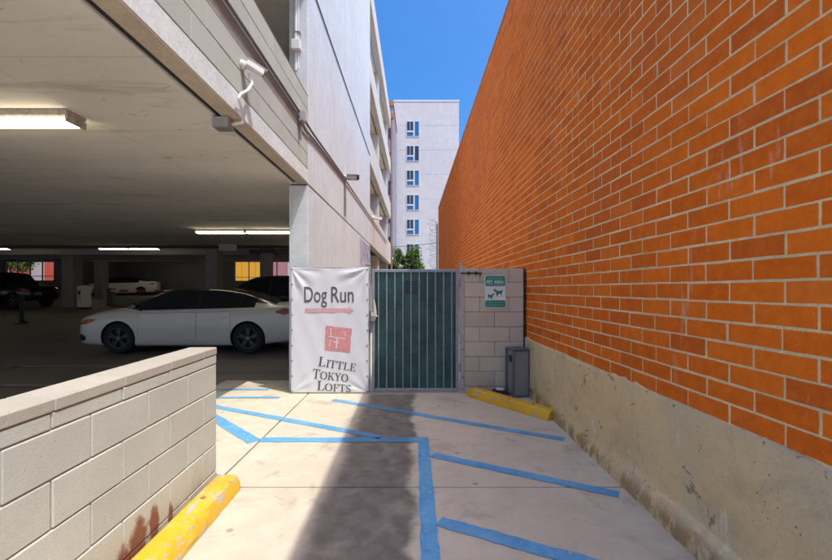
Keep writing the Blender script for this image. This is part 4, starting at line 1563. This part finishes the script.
m_orange = plain('orange_yellow_panel', (.80, .36, .015), .5)
m_pinkred = plain('pinkish_red_panel', (.48, .20, .18), .6)
m_palewall = plain('pale_pink_panel', (.62, .52, .48), .6)
m_redpan = plain('red_panel', (.62, .10, .06), .6)
panel_wall('yellow_hoarding', 'bright yellow hoarding seen through the far right garage opening', 'hoarding', -22.5, -17.0, 46., 1.2, 5.4, [m_orange], 1.5)
panel_wall('red_hoarding', 'pinkish red hoarding beside the yellow one beyond the garage', 'hoarding', -16.8, -11., 46.6, 1.2, 5.6, [m_pinkred, m_pinkred, m_palewall], 1.1)
panel_wall('shop_hoarding', 'red and white hoarding seen through the far left garage opening', 'hoarding', -45., -36.5, 42., .9, 6.5, [m_redpan, m_palewall, m_redpan], 1.4)
for lab, x0, x1, y, z0, z1 in (('steel grille across the far left garage opening', -30.05, -26.45, 30.1, 2.05, 3.72), ('steel grille across the far yellow garage opening', -15.9, -11.0, 36.1, 2.15, 3.98)):
    gt = thing('window_grille', lab, 'grille', (x0, y, z0))
    n_ = 4
    for k in range(n_ + 1):
        x = (x1 - x0) * k / n_
        MB().cbox(max(0, x - .04), min(x1 - x0, x + .04), -.03, .03, 0, z1 - z0, .005).build('upright', m_post, gt)
    MB().cbox(0, x1 - x0, -.025, .025, .28, .33, .005).build('rail', m_post, gt)

# ------------------------------------------------------------------ far buildings
TW = thing('tower_block', 'white tower block with one column of windows at the alley end', 'building', (1.3, 52, 0))
tx0, tx1, th = -4.15, 4.14, 25.1
MB().box(tx0, tx1, 0, 14, -.3, th).build('wall', m_bwhite, TW)
MB().cbox(tx0 - .04, tx1 + .04, -.05, 14.05, th + .002, th + .22, .02).build('parapet_cap', m_winframe, TW)
for k in range(9):
    MB().box(tx0 + .01, tx1 - .01, -.012, -.001, .42 + k * 3.1, .45 + k * 3.1).build('floor_joint', m_winframe, TW)
zs_ = [21.66 - 3.1 * k for k in range(7)]
for k, zc in enumerate(zs_):
    w = MB()
    x0 = -2.44
    for (a, b, c_, d_) in ((-.06, 0, -.98, .98), (1.5, 1.56, -.98, .98), (0, 1.5, .92, .98), (0, 1.5, -.98, -.92), (.80, .98, -.92, .92), (0, .8, -.42, -.22), (.37, .42, -.22, .92)):
        w.box(x0 + a, x0 + b, -.06, .02, zc + c_, zc + d_)
    wf = w.build('window', m_winframe, TW)
    gd, gb = m_glass_d, m_glass_b
    for (a, b, c_, d_, m_) in ((.005, .365, -.215, .915, gd), (.425, .795, -.215, .915, gd), (.005, .795, -.915, -.425, gb), (.985, 1.495, -.915, .915, gb if k != 1 else gd)):
        MB().box(x0 + a, x0 + b, -.02, -.004, zc + c_, zc + d_).build('pane', m_, wf)
GB = thing('grey_building', 'slim grey building edge between garage and white tower', 'building', (-3.0, 44, 0))
MB().box(-6, .55, 0, 7.5, -.3, 21.).build('wall', m_bgrey, GB)
MB().box(-6.1, .62, -.15, 7.6, 21.002, 21.5).build('cornice', m_rust, GB)
for k in range(6):
    MB().box(.05, .35, -.03, -.002, 2.5 + k * 3., 4. + k * 3.).build('window', m_glass_d, GB)

# razor wire and end post beside the brick wall's far end
rz_ = thing('razor_wire', 'coiled razor wire on a pole at the far end of the brick wall', 'razor wire', (1.08, 23.75, 0))
MB().tube([(.14, 0, 0), (.14, 0, 5.2)], .05, 8).build('pole', m_post, rz_, smooth=60)
hx = []
for i in range(360):
    a = i * .33
    z = 1.6 + i * .0108
    r = .22 + .05 * math.sin(i * .23)
    hx.append((-.08 + r * math.cos(a), r * math.sin(a) * .8, z + .05 * math.sin(a * 1.7)))
MB().tube(hx, .005, 5).build('coil', m_galv, rz_)
bs = MB()
for i in range(0, 360, 2):
    p = Vector(hx[i])
    bs.box(-.03, .03, -.003, .003, -.012, .012, T=Matrix.Translation(p) @ Matrix.Rotation(i * 1.3, 4, 'Y'))
kind(bs.build('barbs', m_galv, rz_), 'stuff')
tag(MB().tube([(GX + .05, 24.6, 3.93), (-.2, 24.2, 3.96), (1.2, 23.9, 4.12)], .014, 6).build('overhead_wire', m_black), 'thin wire crossing the alley above the gate far back', 'wire')

# ------------------------------------------------------------------ trees
def leaf_mat(name, a, b):
    t = NT(name)
    r = t.n('Attribute', attribute_name='tone').outputs['Fac']
    c = t.mix(r, a, b)
    t.out(c, .55, spec=.3)
    tr = t.n('BsdfTranslucent', {'Color': t.mix(.5, c, (.2, .3, .03))})
    mx = t.n('MixShader', {0: .3, 1: t.b.outputs[0], 2: tr.outputs[0]})
    t.t.links.new(mx.outputs[0], t.t.nodes['Material Output'].inputs[0])
    return t.mat


m_leaf = leaf_mat('leaf_green', (.045, .10, .012), (.15, .26, .035))
m_bark = plain('bark', (.12, .085, .06), .9, 0, .3, 12., .4)


def tree(name, label, loc, h, rad, seed, n=5200, leaf=.10, lobes=None):
    rr = random.Random(seed)
    t = thing(name, label, 'tree', loc)
    trunk = MB()
    trunk.tube([(0, 0, 0), (.05, .02, h * .3), (-.03, .04, h * .55), (.02, 0, h * .8)], [.11, .09, .07, .03], 8)
    for k in range(8):
        a = k * 2.4
        z0 = h * (.4 + .05 * k)
        trunk.tube([(0, 0, z0), (math.cos(a) * rad * .4, math.sin(a) * rad * .4, z0 + h * .12), (math.cos(a) * rad * .75, math.sin(a) * rad * .75, z0 + h * .2)], [.045, .03, .012], 6)
    trunk.build('trunk', m_bark, t, smooth=60)
    cr = MB()
    tone = []
    if not lobes:
        lobes = []
        for k in range(26):
            a, e = rr.uniform(0, 6.28), rr.uniform(-.5, 1)
            q = rr.uniform(.35, .85)
            lobes.append((math.cos(a) * rad * q, math.sin(a) * rad * q, h * .68 + e * h * .26, rad * rr.uniform(.22, .42)))
    for i in range(n):
        L = lobes[i % len(lobes)]
        d = Vector((rr.gauss(0, 1), rr.gauss(0, 1), rr.gauss(0, 1))).normalized() * L[3] * rr.uniform(.45, 1.12)
        p = Vector(L[:3]) + d
        s = leaf * rr.uniform(.6, 1.3)
        T = Matrix.Translation(p) @ Matrix.Rotation(rr.uniform(0, 6.28), 4, 'Z') @ Matrix.Rotation(rr.uniform(-1.1, 1.1), 4, 'X')
        cr.add([(0, -s, 0), (s * .45, 0, .1 * s), (0, s, 0), (-s * .45, 0, .1 * s)], [(0, 1, 2, 3)], 0, T)
        tone += [rr.random()] * 4
    o = cr.build('crown', m_leaf, t)
    at_ = o.data.attributes.new('tone', 'FLOAT', 'POINT')
    at_.data.foreach_set('value', tone)
    return t


tree('tree', 'small bright green tree rising behind the gate at the alley end', (-.75, 27.5, 0), 4.2, 1.15, 4)
tree('tree', 'green street tree outside the far left garage opening', (-38.5, 39., .8), 5.2, 2.0, 9, 5000, .16)
